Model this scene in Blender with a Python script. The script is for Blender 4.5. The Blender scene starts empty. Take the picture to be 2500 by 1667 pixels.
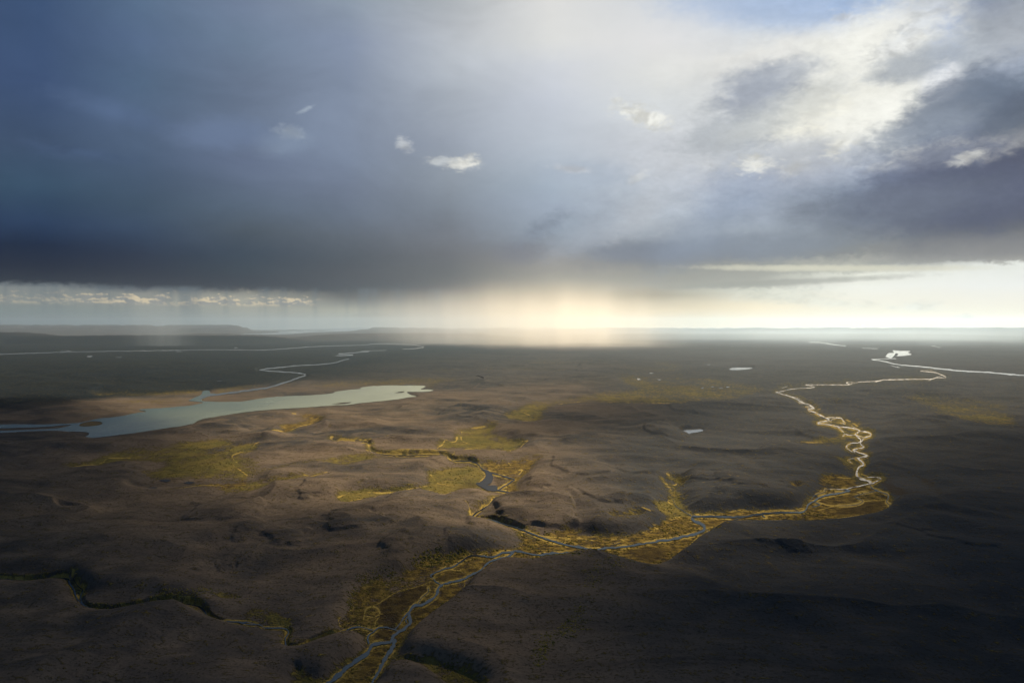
import bpy, math, random
import numpy as np
from mathutils import Vector, Matrix
from mathutils.geometry import tessellate_polygon

R = math.radians
S = bpy.context.scene

# ------------------------------------------------------------------ camera
F_PX = 2083.3            # focal length in photo pixels (2500 wide)
Y_EYE = 793.0            # photo row of eye level
PITCH = math.atan((833.5 - Y_EYE) / F_PX)
CAM_H = 1000.0
cd = bpy.data.cameras.new('camera')
cd.lens = 30.0; cd.sensor_width = 36.0; cd.clip_start = 1.0; cd.clip_end = 2.0e6
cam = bpy.data.objects.new('camera', cd)
cam.location = (0, 0, CAM_H)
cam.rotation_euler = (R(90) - PITCH, 0, 0)
S.collection.objects.link(cam)
S.camera = cam

# ------------------------------------------------------------------ render / view
S.render.engine = 'CYCLES'
S.view_settings.view_transform = 'Standard'
S.view_settings.look = 'None'
S.view_settings.exposure = 0.45
S.view_settings.gamma = 1.0
S.view_settings.use_curve_mapping = False
S.cycles.use_denoising = True
S.cycles.denoiser = 'OPENIMAGEDENOISE'
S.cycles.max_bounces = 6
S.cycles.diffuse_bounces = 2
S.cycles.glossy_bounces = 3
S.cycles.volume_bounces = 1
S.cycles.transparent_max_bounces = 16

# ------------------------------------------------------------------ sun
SUN_EL, SUN_AZ = 30.0, 25.0          # azimuth measured to the right of +Y
sd = bpy.data.lights.new('sun', 'SUN')
sd.energy = 5.0; sd.angle = R(0.6); sd.color = (1.0, 0.82, 0.58)
sun = bpy.data.objects.new('sun', sd)
sdir = Vector((math.sin(R(SUN_AZ)) * math.cos(R(SUN_EL)), math.cos(R(SUN_AZ)) * math.cos(R(SUN_EL)), math.sin(R(SUN_EL))))
sun.rotation_euler = sdir.to_track_quat('Z', 'Y').to_euler()
sun.location = (0, 0, 5000)
S.collection.objects.link(sun)

def lin(c):
    out = []
    for v in c:
        v = v / 255.0
        out.append(v / 12.92 if v <= 0.04045 else ((v + 0.055) / 1.055) ** 2.4)
    return (out[0], out[1], out[2], 1.0)

def azel(X, Y):
    """photo pixel -> azimuth, elevation in degrees"""
    dx = (X - 1250.0) / F_PX; dz = (833.5 - Y) / F_PX
    y = math.cos(PITCH) + dz * math.sin(PITCH)
    z = dz * math.cos(PITCH) - math.sin(PITCH)
    return math.degrees(math.atan2(dx, y)), math.degrees(math.atan2(z, math.hypot(dx, y)))

class NT:
    def __init__(s, tree):
        s.t = tree; s.n = tree.nodes; s.l = tree.links
    def put(s, sock, v):
        if v is None: return
        if isinstance(v, bpy.types.NodeSocket): s.l.new(v, sock)
        else: sock.default_value = v
    def m(s, op, a, b=None, c=None, clamp=False):
        n = s.n.new('ShaderNodeMath'); n.operation = op; n.use_clamp = clamp
        s.put(n.inputs[0], a); s.put(n.inputs[1], b); s.put(n.inputs[2], c)
        return n.outputs[0]
    def mix(s, f, a, b, mode='MIX'):
        n = s.n.new('ShaderNodeMix'); n.data_type = 'RGBA'; n.blend_type = mode; n.clamp_factor = True
        s.put(n.inputs[0], f); s.put(n.inputs[6], a); s.put(n.inputs[7], b)
        return n.outputs[2]
    def ss(s, v, a, b, lo=0.0, hi=1.0, kind='SMOOTHSTEP'):
        n = s.n.new('ShaderNodeMapRange'); n.interpolation_type = kind; n.clamp = True
        s.put(n.inputs[0], v); s.put(n.inputs[1], a); s.put(n.inputs[2], b); s.put(n.inputs[3], lo); s.put(n.inputs[4], hi)
        return n.outputs[0]
    def noise(s, vec, scale=1.0, detail=4.0, rough=0.55, dist=0.0, col=False, dims='3D'):
        n = s.n.new('ShaderNodeTexNoise'); n.noise_dimensions = dims
        s.put(n.inputs['Vector'], vec); s.put(n.inputs['Scale'], scale); s.put(n.inputs['Detail'], detail)
        s.put(n.inputs['Roughness'], rough); s.put(n.inputs['Distortion'], dist)
        return n.outputs['Color'] if col else n.outputs['Fac']
    def xyz(s, x, y, z=0.0):
        n = s.n.new('ShaderNodeCombineXYZ'); s.put(n.inputs[0], x); s.put(n.inputs[1], y); s.put(n.inputs[2], z)
        return n.outputs[0]
    def sep(s, v):
        n = s.n.new('ShaderNodeSeparateXYZ'); s.put(n.inputs[0], v); return n.outputs
    def map(s, v, loc=(0, 0, 0), rot=(0, 0, 0), scale=(1, 1, 1), kind='POINT'):
        n = s.n.new('ShaderNodeMapping'); n.vector_type = kind
        s.put(n.inputs[0], v); n.inputs[1].default_value = loc; n.inputs[2].default_value = rot; n.inputs[3].default_value = scale
        return n.outputs[0]
    def vm(s, op, a, b=None):
        n = s.n.new('ShaderNodeVectorMath'); n.operation = op; s.put(n.inputs[0], a)
        if b is not None: s.put(n.inputs[1], b)
        return n.outputs['Value'] if op in ('LENGTH', 'DOT_PRODUCT') else n.outputs[0]
    def ramp(s, f, stops, interp='LINEAR'):
        n = s.n.new('ShaderNodeValToRGB'); cr = n.color_ramp; cr.interpolation = interp
        stops = sorted(stops, key=lambda q: q[0])
        cr.elements[0].position = stops[0][0]; cr.elements[0].color = stops[0][1]
        cr.elements[1].position = stops[-1][0]; cr.elements[1].color = stops[-1][1]
        for p, c in stops[1:-1]:
            e = cr.elements.new(p); e.color = c
        s.put(n.inputs[0], f)
        return n.outputs[0]

# ------------------------------------------------------------------ world: storm sky by direction (azimuth / elevation)
W = bpy.data.worlds.new('World'); S.world = W; W.use_nodes = True
W.node_tree.nodes.clear()
T = NT(W.node_tree)
tc = T.n.new('ShaderNodeTexCoord')
dx, dy, dz = T.sep(tc.outputs['Generated'])
az = T.m('MULTIPLY', T.m('ARCTAN2', dx, dy), 57.29578)
el = T.m('MULTIPLY', T.m('ARCSINE', dz), 57.29578)
P2 = T.xyz(az, el, 0.0)
# turbulence: strong in the broken cloud on the right, faint in the veil on the left
turb = T.ss(T.m('SUBTRACT', az, T.m('MULTIPLY', T.m('SUBTRACT', el, 6.0), 0.95)), -3.0, 9.0, 0.12, 1.0)
up = T.ss(el, 2.3, 8.0, 0.12, 1.0)
amp = T.m('MULTIPLY', turb, up)
wn = T.noise(T.map(P2, scale=(0.16, 0.30, 1)), 1.0, 7.0, 0.56, 0.25, col=True)
wx, wy, wz = T.sep(wn)
fn = T.noise(T.map(P2, rot=(0, 0, R(-14)), scale=(0.55, 1.0, 1), loc=(3, 7, 2)), 1.0, 8.0, 0.6, 0.3, col=True)
fx, fy, fz = T.sep(fn)
tn = T.noise(T.map(P2, rot=(0, 0, R(-10)), scale=(1.5, 2.9, 1), loc=(1, 9, 6)), 1.0, 8.0, 0.62, 0.5, col=True)
tx, ty, tz = T.sep(tn)
waz = T.m('ADD', az, T.m('MULTIPLY', T.m('SUBTRACT', wx, 0.5), T.m('MULTIPLY', amp, 7.0)))
wel0 = T.m('ADD', el, T.m('MULTIPLY', T.m('SUBTRACT', wy, 0.5), T.m('MULTIPLY', amp, 4.0)))
wel = T.m('ADD', wel0, T.m('MULTIPLY', T.m('SUBTRACT', fy, 0.5), T.m('MULTIPLY', T.m('ADD', amp, 0.15), 0.9)))
wel = T.m('ADD', wel, T.m('MULTIPLY', T.m('SUBTRACT', ty, 0.5), T.ss(el, 1.6, 2.6, 0.0, 0.75)))
VMIN, VMAX = -2.0, 24.0
fel = T.m('DIVIDE', T.m('SUBTRACT', wel, VMIN), VMAX - VMIN, clamp=True)
STN = [
 (107, [(0,(58,84,125)),(200,(60,84,126)),(350,(62,84,116)),(450,(56,84,112)),(540,(44,66,100)),(600,(31,47,77)),(650,(38,48,72)),(688,(50,58,74)),(697,(120,130,136)),(703,(150,158,156)),(730,(135,150,155)),(760,(125,145,152)),(795,(112,132,142))]),
 (350, [(0,(84,110,142)),(100,(82,106,142)),(200,(80,106,138)),(300,(80,102,134)),(400,(74,96,126)),(500,(66,88,112)),(560,(60,80,108)),(620,(55,68,92)),(670,(56,64,82)),(697,(64,70,84)),(706,(105,115,124)),(716,(138,148,150)),(740,(146,157,157)),(770,(130,148,152)),(795,(118,136,144))]),
 (600, [(0,(112,130,160)),(100,(108,130,158)),(200,(106,124,152)),(300,(104,122,150)),(400,(98,114,144)),(500,(90,108,130)),(560,(84,98,112)),(620,(74,90,108)),(660,(70,84,98)),(690,(66,74,88)),(705,(74,80,90)),(716,(140,148,146)),(730,(168,175,168)),(760,(158,168,164)),(795,(140,154,156))]),
 (850, [(0,(140,156,175)),(100,(134,150,178)),(200,(130,146,172)),(300,(128,144,170)),(400,(120,136,162)),(460,(112,126,150)),(520,(106,120,140)),(580,(104,115,128)),(630,(96,106,118)),(670,(90,96,106)),(705,(82,88,98)),(726,(92,98,104)),(742,(130,138,138)),(757,(163,170,160)),(795,(148,157,152))]),
 (1100, [(0,(180,187,194)),(60,(184,190,198)),(150,(180,188,198)),(250,(168,178,192)),(350,(154,165,182)),(420,(146,158,172)),(500,(132,144,158)),(560,(122,130,142)),(620,(120,124,132)),(660,(116,120,124)),(705,(108,110,114)),(732,(116,118,118)),(752,(140,140,132)),(795,(155,154,142))]),
 (1350, [(0,(222,222,220)),(100,(222,223,221)),(160,(208,212,218)),(250,(198,204,214)),(350,(190,198,208)),(400,(178,188,200)),(450,(165,178,192)),(500,(160,172,188)),(560,(150,162,176)),(600,(137,143,152)),(640,(148,146,144)),(690,(160,156,144)),(730,(178,172,152)),(760,(202,194,168)),(795,(228,219,193))]),
 (1600, [(0,(214,218,222)),(100,(226,226,226)),(180,(224,225,222)),(260,(214,218,220)),(350,(206,210,216)),(420,(196,202,210)),(500,(176,184,194)),(560,(158,166,176)),(600,(134,142,152)),(640,(128,130,134)),(670,(148,148,142)),(700,(155,154,145)),(722,(168,165,150)),(738,(208,203,182)),(760,(236,231,210)),(795,(240,235,218))]),
 (1850, [(0,(196,208,226)),(60,(214,220,226)),(130,(228,228,224)),(200,(216,218,218)),(330,(206,208,208)),(400,(200,202,204)),(440,(184,190,202)),(500,(160,170,186)),(560,(150,160,172)),(600,(134,142,154)),(630,(126,132,142)),(652,(152,153,146)),(680,(158,158,150)),(698,(165,165,155)),(708,(226,226,210)),(750,(242,241,228)),(795,(238,238,226))]),
 (2100, [(0,(150,176,215)),(50,(205,212,222)),(100,(230,231,228)),(200,(238,238,230)),(300,(235,235,226)),(340,(205,209,212)),(400,(172,181,196)),(470,(142,154,171)),(540,(122,132,146)),(590,(126,132,138)),(622,(130,132,130)),(638,(176,176,165)),(662,(188,189,178)),(672,(228,229,216)),(700,(240,240,230)),(795,(232,235,228))]),
 (2395, [(0,(150,160,178)),(60,(165,172,182)),(120,(176,182,190)),(160,(170,180,196)),(210,(124,136,153)),(260,(100,110,127)),(320,(106,115,129)),(355,(140,144,150)),(385,(175,176,176)),(410,(96,100,116)),(470,(88,92,109)),(520,(94,98,109)),(570,(122,124,126)),(620,(150,148,144)),(638,(165,164,158)),(646,(232,235,228)),(700,(238,239,234)),(795,(236,239,234))]),
]
sky = None; prev = None
for X, st in STN:
    a0 = azel(X, 400)[0]
    stops = []
    for Y, c in st:
        g_ = .3 * c[0] + .6 * c[1] + .1 * c[2]
        if X < 1200: c = tuple(q + (g_ - q) * .20 for q in c)
        k_ = 1 - .13 * min(1, max(0, (Y - 540) / 90)) * (X < 1200) * (Y < 715)
        if Y > 700 and X >= 1300: k_ = .94 if X > 1700 else .84 if X > 1400 else .78
        if Y > 715 and X < 1300: k_ = .95
        c = tuple(q * k_ for q in c)
        if Y > 715: c = (c[0] * 1.05, c[1] * 1.005, c[2] * .95)
        if Y > 740 and X >= 1600: c = (min(250, c[0] * 1.03), c[1], c[2] * .93)
        stops.append(((azel(X, Y)[1] - VMIN) / (VMAX - VMIN), lin(c)))
    if sky is not None: fel = T.m('ADD', fel, T.m('MULTIPLY', T.sep(sky)[0], 1e-8))   # keeps the nodes in order
    r = T.ramp(fel, stops)
    if sky is None: sky = r
    else: sky = T.mix(T.ss(waz, prev, a0, kind='LINEAR'), sky, r)
    prev = a0

def blob(X, Y, rx, ry, rot, c, k=1.0, soft=0.5, nz=0.9, fine=0.7, z=0):
    """a patch of cloud at a photo direction, edges torn by the turbulence"""
    global sky
    a, e = azel(X, Y)
    ru = math.degrees(rx / F_PX); rv = math.degrees(ry / F_PX)
    q = T.map(P2, loc=(a, e, 0), rot=(0, 0, R(rot)), scale=(ru, rv, 1), kind='TEXTURE')
    d = T.vm('LENGTH', q)
    w = (wx, wy, wz)[z % 3]; f = (fz, fx, fy)[z % 3]
    t = (ty, tz, tx)[z % 3]
    small = ry < 24 and rx < 100
    if not small: nz *= .72; fine *= .75
    if small: w, f = f, t; fine *= 1.5; nz *= 1.3; soft = min(.95, soft + .4)
    d = T.m('ADD', d, T.m('MULTIPLY', T.m('SUBTRACT', w, 0.5), nz * 2))
    d = T.m('ADD', d, T.m('MULTIPLY', T.m('SUBTRACT', f, 0.5), fine * 2))
    if not small: d = T.m('ADD', d, T.m('MULTIPLY', T.m('SUBTRACT', t, 0.5), .75))
    cc = lin(c)
    if small: cc = T.mix(T.ss((fx, fy, fz)[z % 3], .38, .60), lin(tuple(q * .86 - 4 for q in c)), cc)
    sky = T.mix(T.ss(d, 1 + soft, 1 - soft, 0, k), sky, cc)
BLOBS = [
 # blue gaps
 (1960, 10, 270, 50, -6, (166,187,218), .7, .6, .6, .4),
 (2300, 95, 40, 60, 0, (150,172,212), .8, .5, .6, .4),
 # bright towering cloud
 (2120, 130, 150, 80, 28, (236,236,230), .8, .6, .7, .7),
 (2060, 200, 200, 90, 25, (242,242,234), .85, .5, .8, .8),
 (2240, 60, 70, 22, 40, (222,227,232), .7, .5, .7, .9),
 (1990, 300, 150, 50, 12, (246,244,230), .9, .6, .8, .8),
 (2150, 270, 110, 70, 20, (246,246,238), .9, .5, .9, .9),
 # grey shelf centre right
 (1840, 235, 95, 55, 10, (160,168,182), .85, .5, .7, .6),
 (1780, 330, 110, 45, 5, (178,184,190), .7, .6, .8, .7),
 (1960, 250, 130, 40, 20, (196,200,200), .55, .6, .8, .8),
 (1900, 190, 90, 30, 12, (172,179,190), .7, .5, .7, .7),
 (1960, 370, 120, 35, -3, (182,188,198), .7, .6, .8, .8),
 # grey lumps upper right
 (2230, 160, 90, 32, 8, (160,168,178), .8, .5, .8, .7),
 (2340, 150, 60, 70, 0, (176,184,194), .7, .6, .8, .7),
 (2180, 120, 60, 16, 12, (238,240,238), .7, .4, .8, .9),
 (2300, 210, 45, 35, 30, (236,238,240), .8, .5, .9, .9),
 (2330, 250, 110, 55, 25, (112,124,142), .85, .5, .8, .8),
 (2260, 320, 120, 40, 14, (140,150,164), .8, .5, .8, .7),
 (2300, 380, 110, 25, 6, (214,213,204), .85, .5, .7, .6),
 (2400, 380, 30, 14, 10, (246,244,236), .8, .4, .6, .8),
 # big dark bank right
 (2240, 430, 150, 60, 22, (112,122,145), .85, .45, .8, .6),
 (2380, 470, 200, 80, 10, (92,98,118), .9, .5, .7, .5),
 (2200, 500, 200, 45, 4, (112,120,135), .6, .6, .7, .6),
 (2360, 610, 240, 25, 3, (128,130,134), .6, .6, .6, .6),
 # lower deck grey
 (1590, 615, 130, 22, 0, (122,130,145), .75, .6, .6, .6),
 (1850, 600, 200, 25, 0, (126,136,150), .6, .6, .6, .6),
 (1270, 620, 60, 25, 0, (120,122,132), .6, .6, .7, .7),
 (1320, 560, 60, 18, 30, (124,134,150), .5, .6, .8, .8),
 (1480, 560, 120, 30, 22, (172,180,192), .5, .7, .9, .8),
 (1720, 560, 120, 50, 40, (140,152,170), .5, .7, .8, .7),
 (1800, 460, 90, 60, 30, (150,164,186), .5, .7, .8, .7),
 (1560, 530, 70, 35, 35, (186,190,196), .45, .7, .9, .8),
 (1440, 430, 100, 30, 0, (172,184,200), .5, .7, .9, .8),
 # streaks of pale deck above the clear strip
 (2050, 655, 260, 7, -1.5, (214,211,190), .75, .6, .5, .8),
 (1900, 690, 230, 7, 2, (150,150,142), .7, .6, .5, .6),
 # small sunlit scraps
 (1568, 283, 58, 20, -22, (243,243,236), .95, .35, .7, 1.0),
 (1130, 398, 36, 13, 0, (233,233,226), .95, .35, .7, 1.0),
 (1072, 394, 32, 9, 0, (204,209,212), .85, .45, .7, 1.0),
 (984, 352, 16, 11, -25, (206,211,216), .85, .45, .8, 1.0),
 (712, 326, 30, 11, -8, (172,182,192), .75, .5, .7, .9),
 (700, 350, 60, 28, 10, (134,150,172), .55, .7, .8, .7),
 (746, 268, 16, 4, 25, (172,184,196), .6, .5, .7, 1.0),
 (545, 325, 90, 30, 5, (116,134,166), .5, .8, .8, .6),
 (270, 270, 100, 22, -12, (92,112,146), .45, .8, .8, .6),
 (190, 372, 90, 14, -5, (82,102,136), .4, .8, .8, .6),
 (1395, 413, 40, 7, -8, (214,218,224), .7, .5, .8, 1.0),
 (1560, 430, 24, 8, 28, (220,223,224), .7, .5, .8, 1.0),
 (1843, 398, 38, 18, 0, (245,245,238), .9, .4, .8, 1.0),
 (1730, 405, 16, 9, 0, (218,222,226), .7, .5, .8, 1.0),
 (1940, 408, 30, 12, 30, (226,228,228), .7, .5, .8, 1.0),
 (2055, 350, 32, 18, 35, (244,244,236), .9, .4, .8, 1.0),
 (2060, 46, 22, 9, 0, (222,228,236), .8, .4, .8, 1.0),
 (2360, 385, 26, 10, 15, (240,240,234), .7, .5, .8, 1.0),
 # distant cumulus in the clear strip, right
 (1900, 722, 90, 12, 0, (216,218,205), .55, .6, .6, 1.0),
 (2010, 738, 80, 8, -4, (224,226,214), .5, .6, .6, 1.0),
 (2240, 748, 40, 10, 0, (224,228,222), .5, .6, .6, 1.0),
 (2355, 775, 18, 6, 0, (196,202,208), .6, .6, .6, 1.0),
]
for i, b in enumerate(BLOBS):
    if i % 4 == 0: P2 = T.vm('ADD', P2, T.vm('MULTIPLY', sky, (1e-8, 1e-8, 1e-8)))
    blob(*b, z=i)

# strip of far cumulus under the base of the storm on the left
ce = azel(600, 728)[1]
cn = T.noise(T.map(P2, scale=(0.55, 1.15, 1), loc=(11, 3, 5)), 1.0, 9.0, 0.64)
cn2 = T.noise(T.map(P2, scale=(0.55, 1.15, 1), loc=(11.05, 3.13, 5)), 1.0, 9.0, 0.6)
cn = T.m('SUBTRACT', cn, T.m('MULTIPLY', T.m('SUBTRACT', el, ce), 0.30))
cn2 = T.m('SUBTRACT', cn2, T.m('MULTIPLY', T.m('SUBTRACT', el, ce), 0.30))
band = T.m('MULTIPLY', T.ss(el, azel(500, 750)[1], azel(500, 738)[1]), T.ss(el, azel(500, 697)[1], azel(500, 712)[1], 0.0, 1.0))
band = T.m('MULTIPLY', band, T.ss(az, azel(790, 700)[0], azel(735, 700)[0], 0, 1))
band = T.m('MULTIPLY', band, T.ss(az, azel(130, 700)[0], azel(330, 700)[0], 0.45, 1))
cm = T.m('MULTIPLY', T.ss(cn, 0.47, 0.53), band)
lit = T.ss(T.m('SUBTRACT', cn, cn2), -0.02, 0.06)
sky = T.mix(T.m('MULTIPLY', cm, 0.85), sky, T.mix(lit, lin((150,150,146)), lin((226,208,172))))
# ragged virga and rain under the base, left of centre
st = T.noise(T.xyz(T.m('MULTIPLY', az, 1.25), T.m('MULTIPLY', el, 0.10), 4.0), 1.0, 5.0, 0.6)
st2 = T.noise(T.xyz(T.m('MULTIPLY', T.m('ADD', az, T.m('MULTIPLY', el, 0.06)), 0.55), T.m('MULTIPLY', el, 0.05), 9.0), 1.0, 3.0, 0.5)
rv = T.m('MULTIPLY', T.ss(el, azel(500, 790)[1], azel(500, 690)[1], 0.45, 1.0), T.ss(el, azel(500, 706)[1], azel(500, 694)[1], 1, 0))
rv = T.m('MULTIPLY', rv, T.ss(az, azel(1300, 700)[0], azel(1060, 700)[0], 0, 1))
rk = T.m('MULTIPLY', T.ss(T.m('ADD', T.m('MULTIPLY', st, 0.6), T.m('MULTIPLY', st2, 0.6)), 0.56, 0.76), rv)
sky = T.mix(T.m('MULTIPLY', rk, 0.75), sky, lin((98,110,118)))
bro = T.noise(T.map(P2, rot=(0, 0, R(-12)), scale=(0.10, 0.22, 1), loc=(8, 1, 3)), 1.0, 6.0, 0.58, 0.6)
bf = T.m('ADD', 1.0, T.m('MULTIPLY', T.m('SUBTRACT', bro, 0.5), T.m('MULTIPLY', T.ss(el, 2.6, 6.0, 0.0, .55), T.ss(az, 4.0, -6.0, 0.3, 1.0))))
sky = T.mix(1.0, sky, T.xyz(bf, bf, bf), 'MULTIPLY')
# fine mottling
mot = T.m('MULTIPLY', T.m('SUBTRACT', T.m('ADD', T.m('ADD', T.m('MULTIPLY', fx, 0.6), T.m('MULTIPLY', wz, 0.6)), T.m('MULTIPLY', tx, 0.35)), 0.775), T.m('MULTIPLY', amp, 0.62))
sky = T.mix(1.0, sky, T.xyz(T.m('ADD', 1.0, mot), T.m('ADD', 1.0, mot), T.m('ADD', 1.0, mot)), 'MULTIPLY')

# beyond the view: grey overcast, with clear Nishita sky showing faintly through it
nis = T.n.new('ShaderNodeTexSky'); nis.sky_type = 'NISHITA'; nis.sun_disc = False
nis.sun_elevation = R(SUN_EL); nis.sun_rotation = R(SUN_AZ); nis.altitude = 1000
clear = T.mix(1.0, nis.outputs[0], (0.05, 0.05, 0.05, 1), 'MULTIPLY')
over = T.mix(T.ss(el, 0, 50), (0.058, 0.102, 0.178, 1), (0.026, 0.048, 0.088, 1))
over = T.mix(0.06, over, clear)
side = T.ss(T.m('ABSOLUTE', az), 36.0, 75.0)
sky = T.mix(side, sky, over)
sky = T.mix(T.ss(el, 21.5, 42.0), sky, over)
sky = T.mix(T.ss(el, -1.5, -4.0), sky, (0.05, 0.055, 0.06, 1))
bg = T.n.new('ShaderNodeBackground'); T.put(bg.inputs[0], sky); bg.inputs[1].default_value = 2 ** -0.45
wo = T.n.new('ShaderNodeOutputWorld'); T.l.new(bg.outputs[0], wo.inputs[0])
W.cycles.sampling_method = 'MANUAL'; W.cycles.sample_map_resolution = 1024

# ================================================================== plan of the land (traced)
def Z(ox, oy, pts, s=2.94):
    return [(ox + x / s, oy + y / s) for x, y in pts]
def ZA(p): return Z(100, 680, p)
def ZB(p): return Z(850, 680, p)
def ZC(p): return Z(1600, 680, p)
def ZD(p): return Z(100, 980, p)
def ZE(p): return Z(850, 980, p)
def ZF(p): return Z(1600, 980, p)
def ZG(p): return Z(100, 1280, p)
def ZH(p): return Z(750, 1280, p)
def ZI(p): return Z(1500, 1280, p, 2.613)

LAKE = ZA([(-500,1050),(-200,1046),(20,1048),(100,1045),(215,1040),(300,1030),(420,1005),(560,990),(680,965),(755,955),(705,942),(740,935),(850,930),(950,922),(1060,912),(1130,900),(1165,890),(1140,885),(1060,878),(1085,862),(1150,835),(1160,812),(1190,802),(1212,808),(1215,822),(1255,828),(1190,852),(1155,868),(1170,880),(1300,885),(1430,882),(1520,870),(1650,852),(1800,843),(1950,838),(2085,825),(2115,812),(2200,800),(2300,790)]) \
     + ZB([(80,785),(170,772),(300,768),(430,768),(555,772),(520,795),(575,795),(615,803),(560,812),(480,812),(420,815),(455,838),(505,848),(440,853),(350,868),(230,880),(110,892),(0,907)]) \
     + ZA([(2150,908),(2000,918),(1800,932),(1600,945),(1430,965),(1250,993),(1140,1015),(1075,1048),(900,1075),(700,1105),(500,1130),(370,1145),(290,1143),(330,1130),(345,1112),(300,1100),(150,1100),(20,1100),(-200,1104),(-500,1110)])
ISLES = [ZA([(270,1055),(300,1037),(370,1024),(430,1030),(437,1045),(380,1058),(300,1062)]),
         ZA([(-300,1076),(20,1066),(130,1056),(215,1050),(150,1070),(20,1081),(-300,1092)]),
         ZA([(2080,902),(2150,892),(2230,888),(2180,901)]),
         ZB([(330,822),(370,812),(405,811),(385,820)])]

# water strands: (river id, [(x, y)...], width px or [w0, w1])
RIV = []
def strand(rid, pts, w): RIV.append((rid, pts, w if isinstance(w, (list, tuple)) else (w, w)))
# river feeding the lake
strand('lake_river', ZA([(1130,862),(1190,842),(1300,826),(1400,815),(1550,795),(1650,778),(1750,748),(1850,712),(1898,694),(1860,682),(1780,673),(1650,665),(1565,658)]), (6.0, 2.6))
strand('lake_river', ZA([(1565,658),(1620,648),(1700,640),(1850,625),(2000,618),(2100,608),(2140,595),(2200,580),(2215,578)]), (3.6, 1.8))
strand('lake_river', ZA([(2110,555),(2200,553),(2240,549),(2180,545),(2135,541),(2200,536),(2352,525)]) + ZB([(90,523),(180,519),(275,515)]), (2.2, 1.2))
strand('far_river', ZA([(-400,548),(-100,538),(20,534),(200,528),(400,525),(600,522),(800,518),(1000,515),(1200,512),(1400,512),(1550,515),(1700,508),(1900,493),(2100,485),(2352,476)]) + ZB([(150,472),(300,468),(440,475),(520,488),(540,495),(480,504),(390,507)]), (2.3, 1.5))
# right hand: wide far river
strand('wide_river', ZC([(2700,700),(2500,685),(2352,672),(2250,668),(2100,655),(1950,638),(1850,628),(1750,620),(1680,605),(1620,592),(1548,580)]), (4.4, 2.5))
strand('wide_river', ZC([(1545,580),(1600,579),(1680,576),(1735,577)]), 1.6)
strand('wide_river', ZC([(1690,624),(1720,634),(1760,640)]), 1.4)
strand('far_channel', ZC([(1100,458),(1180,460),(1260,472),(1370,488)]), (1.6, 2.2))
strand('far_channel', ZC([(1480,500),(1600,505)]), 0.9)
strand('far_channel', ZC([(1980,483),(2010,488),(2050,497)]), 1.0)
# braided river
strand('braided_river', ZC([(1900,664),(1990,659)]), 1.5)
strand('braided_river', ZC([(1900,667),(2000,675),(2050,690),(2085,711),(2030,713),(1970,722),(1850,724),(1700,727),(1640,727),(1580,738),(1480,742),(1420,752),(1380,763),(1250,763),(1070,762)]), (2.2, 2.6))
strand('braided_river', ZC([(2050,700),(2000,716),(1960,735)]), 1.4)
strand('braided_river', ZC([(1640,722),(1620,735),(1570,742)]), 2.4)
strand('braided_river', ZC([(1420,745),(1370,748),(1400,762)]), 2.4)
strand('braided_river', ZC([(1070,762),(1110,772),(1143,783),(1050,788),(970,795),(935,804),(900,812),(862,816)]), (2.6, 2.8))
strand('braided_river', ZC([(905,788),(930,780),(955,772)]), 1.4)
strand('braided_river', ZC([(862,816),(900,828),(960,846),(1010,865),(1050,888),(1110,912),(1140,935),(1100,938),(1115,950),(1150,965),(1200,990),(1222,1003)]), (3.4, 6.0))
strand('braided_river', ZC([(960,846),(1030,862),(1060,890),(1050,900),(1020,880)]), 2.2)
strand('braided_river', ZC([(1080,920),(1130,920),(1110,940)]), 2.6)
strand('braided_river', ZF([(1220,120),(1290,118),(1330,122),(1350,140),(1362,156)]), (5.0, 2.2))
strand('braided_river', ZF([(1330,153),(1362,164)]), 2.2)
strand('braided_river', ZF([(1220,120),(1245,132),(1190,148),(1165,157),(1240,165),(1300,180),(1380,188),(1440,200),(1468,212)]), (4.4, 4.4))
strand('braided_river', ZF([(1295,120),(1262,136),(1225,155)]), 2.2)
strand('braided_river', ZF([(1262,136),(1262,160)]), 1.6)
strand('braided_river', ZF([(1300,180),(1328,200),(1355,232),(1342,256)]), (2.8, 2.2))
strand('braided_river', ZF([(1355,232),(1392,243),(1440,238)]), 2.2)
strand('braided_river', ZF([(1408,174),(1440,195),(1468,212),(1520,220),(1546,235),(1530,252),(1497,263)]), (2.4, 5.5))
strand('braided_river', ZF([(1497,263),(1462,250),(1430,240),(1400,246)]), (3.0, 2.4))
strand('braided_river', ZF([(1468,212),(1440,235),(1455,258),(1474,277),(1462,295),(1412,300),(1376,315),(1375,335),(1410,360),(1440,366)]), (5.0, 2.6))
strand('braided_river', ZF([(1497,263),(1480,285),(1466,296),(1480,315),(1493,330),(1450,340),(1420,350),(1462,370),(1500,380),(1524,392),(1480,402),(1440,410)]), (5.0, 6.2))
strand('braided_river', ZF([(1440,410),(1400,412),(1384,424),(1410,441)]), 2.0)
strand('braided_river', ZF([(1445,408),(1480,430),(1496,456),(1462,475),(1450,512),(1453,540),(1490,560),(1540,576),(1552,590)]), (6.5, 9.5))
strand('braided_river', ZF([(1552,592),(1600,566),(1618,552),(1562,544),(1500,548)]), (8.0, 1.6))
strand('braided_river', ZF([(1548,590),(1480,605),(1400,622),(1350,632),(1230,630),(1208,636)]), (6.0, 2.4))
strand('braided_river', ZF([(1350,630),(1400,642),(1330,655),(1240,672),(1180,690),(1140,715),(1100,740),(1080,775),(1040,795),(900,797),(780,805),(640,825),(500,828),(330,822),(262,826)]), (4.5, 6.2))
strand('braided_river', ZF([(1225,630),(1215,650),(1150,672),(1112,712)]), 1.8)
strand('braided_river', ZF([(780,800),(770,820),(790,830)]), 4.0)
strand('braided_river', ZF([(560,850),(640,828)]), 2.0)
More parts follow.
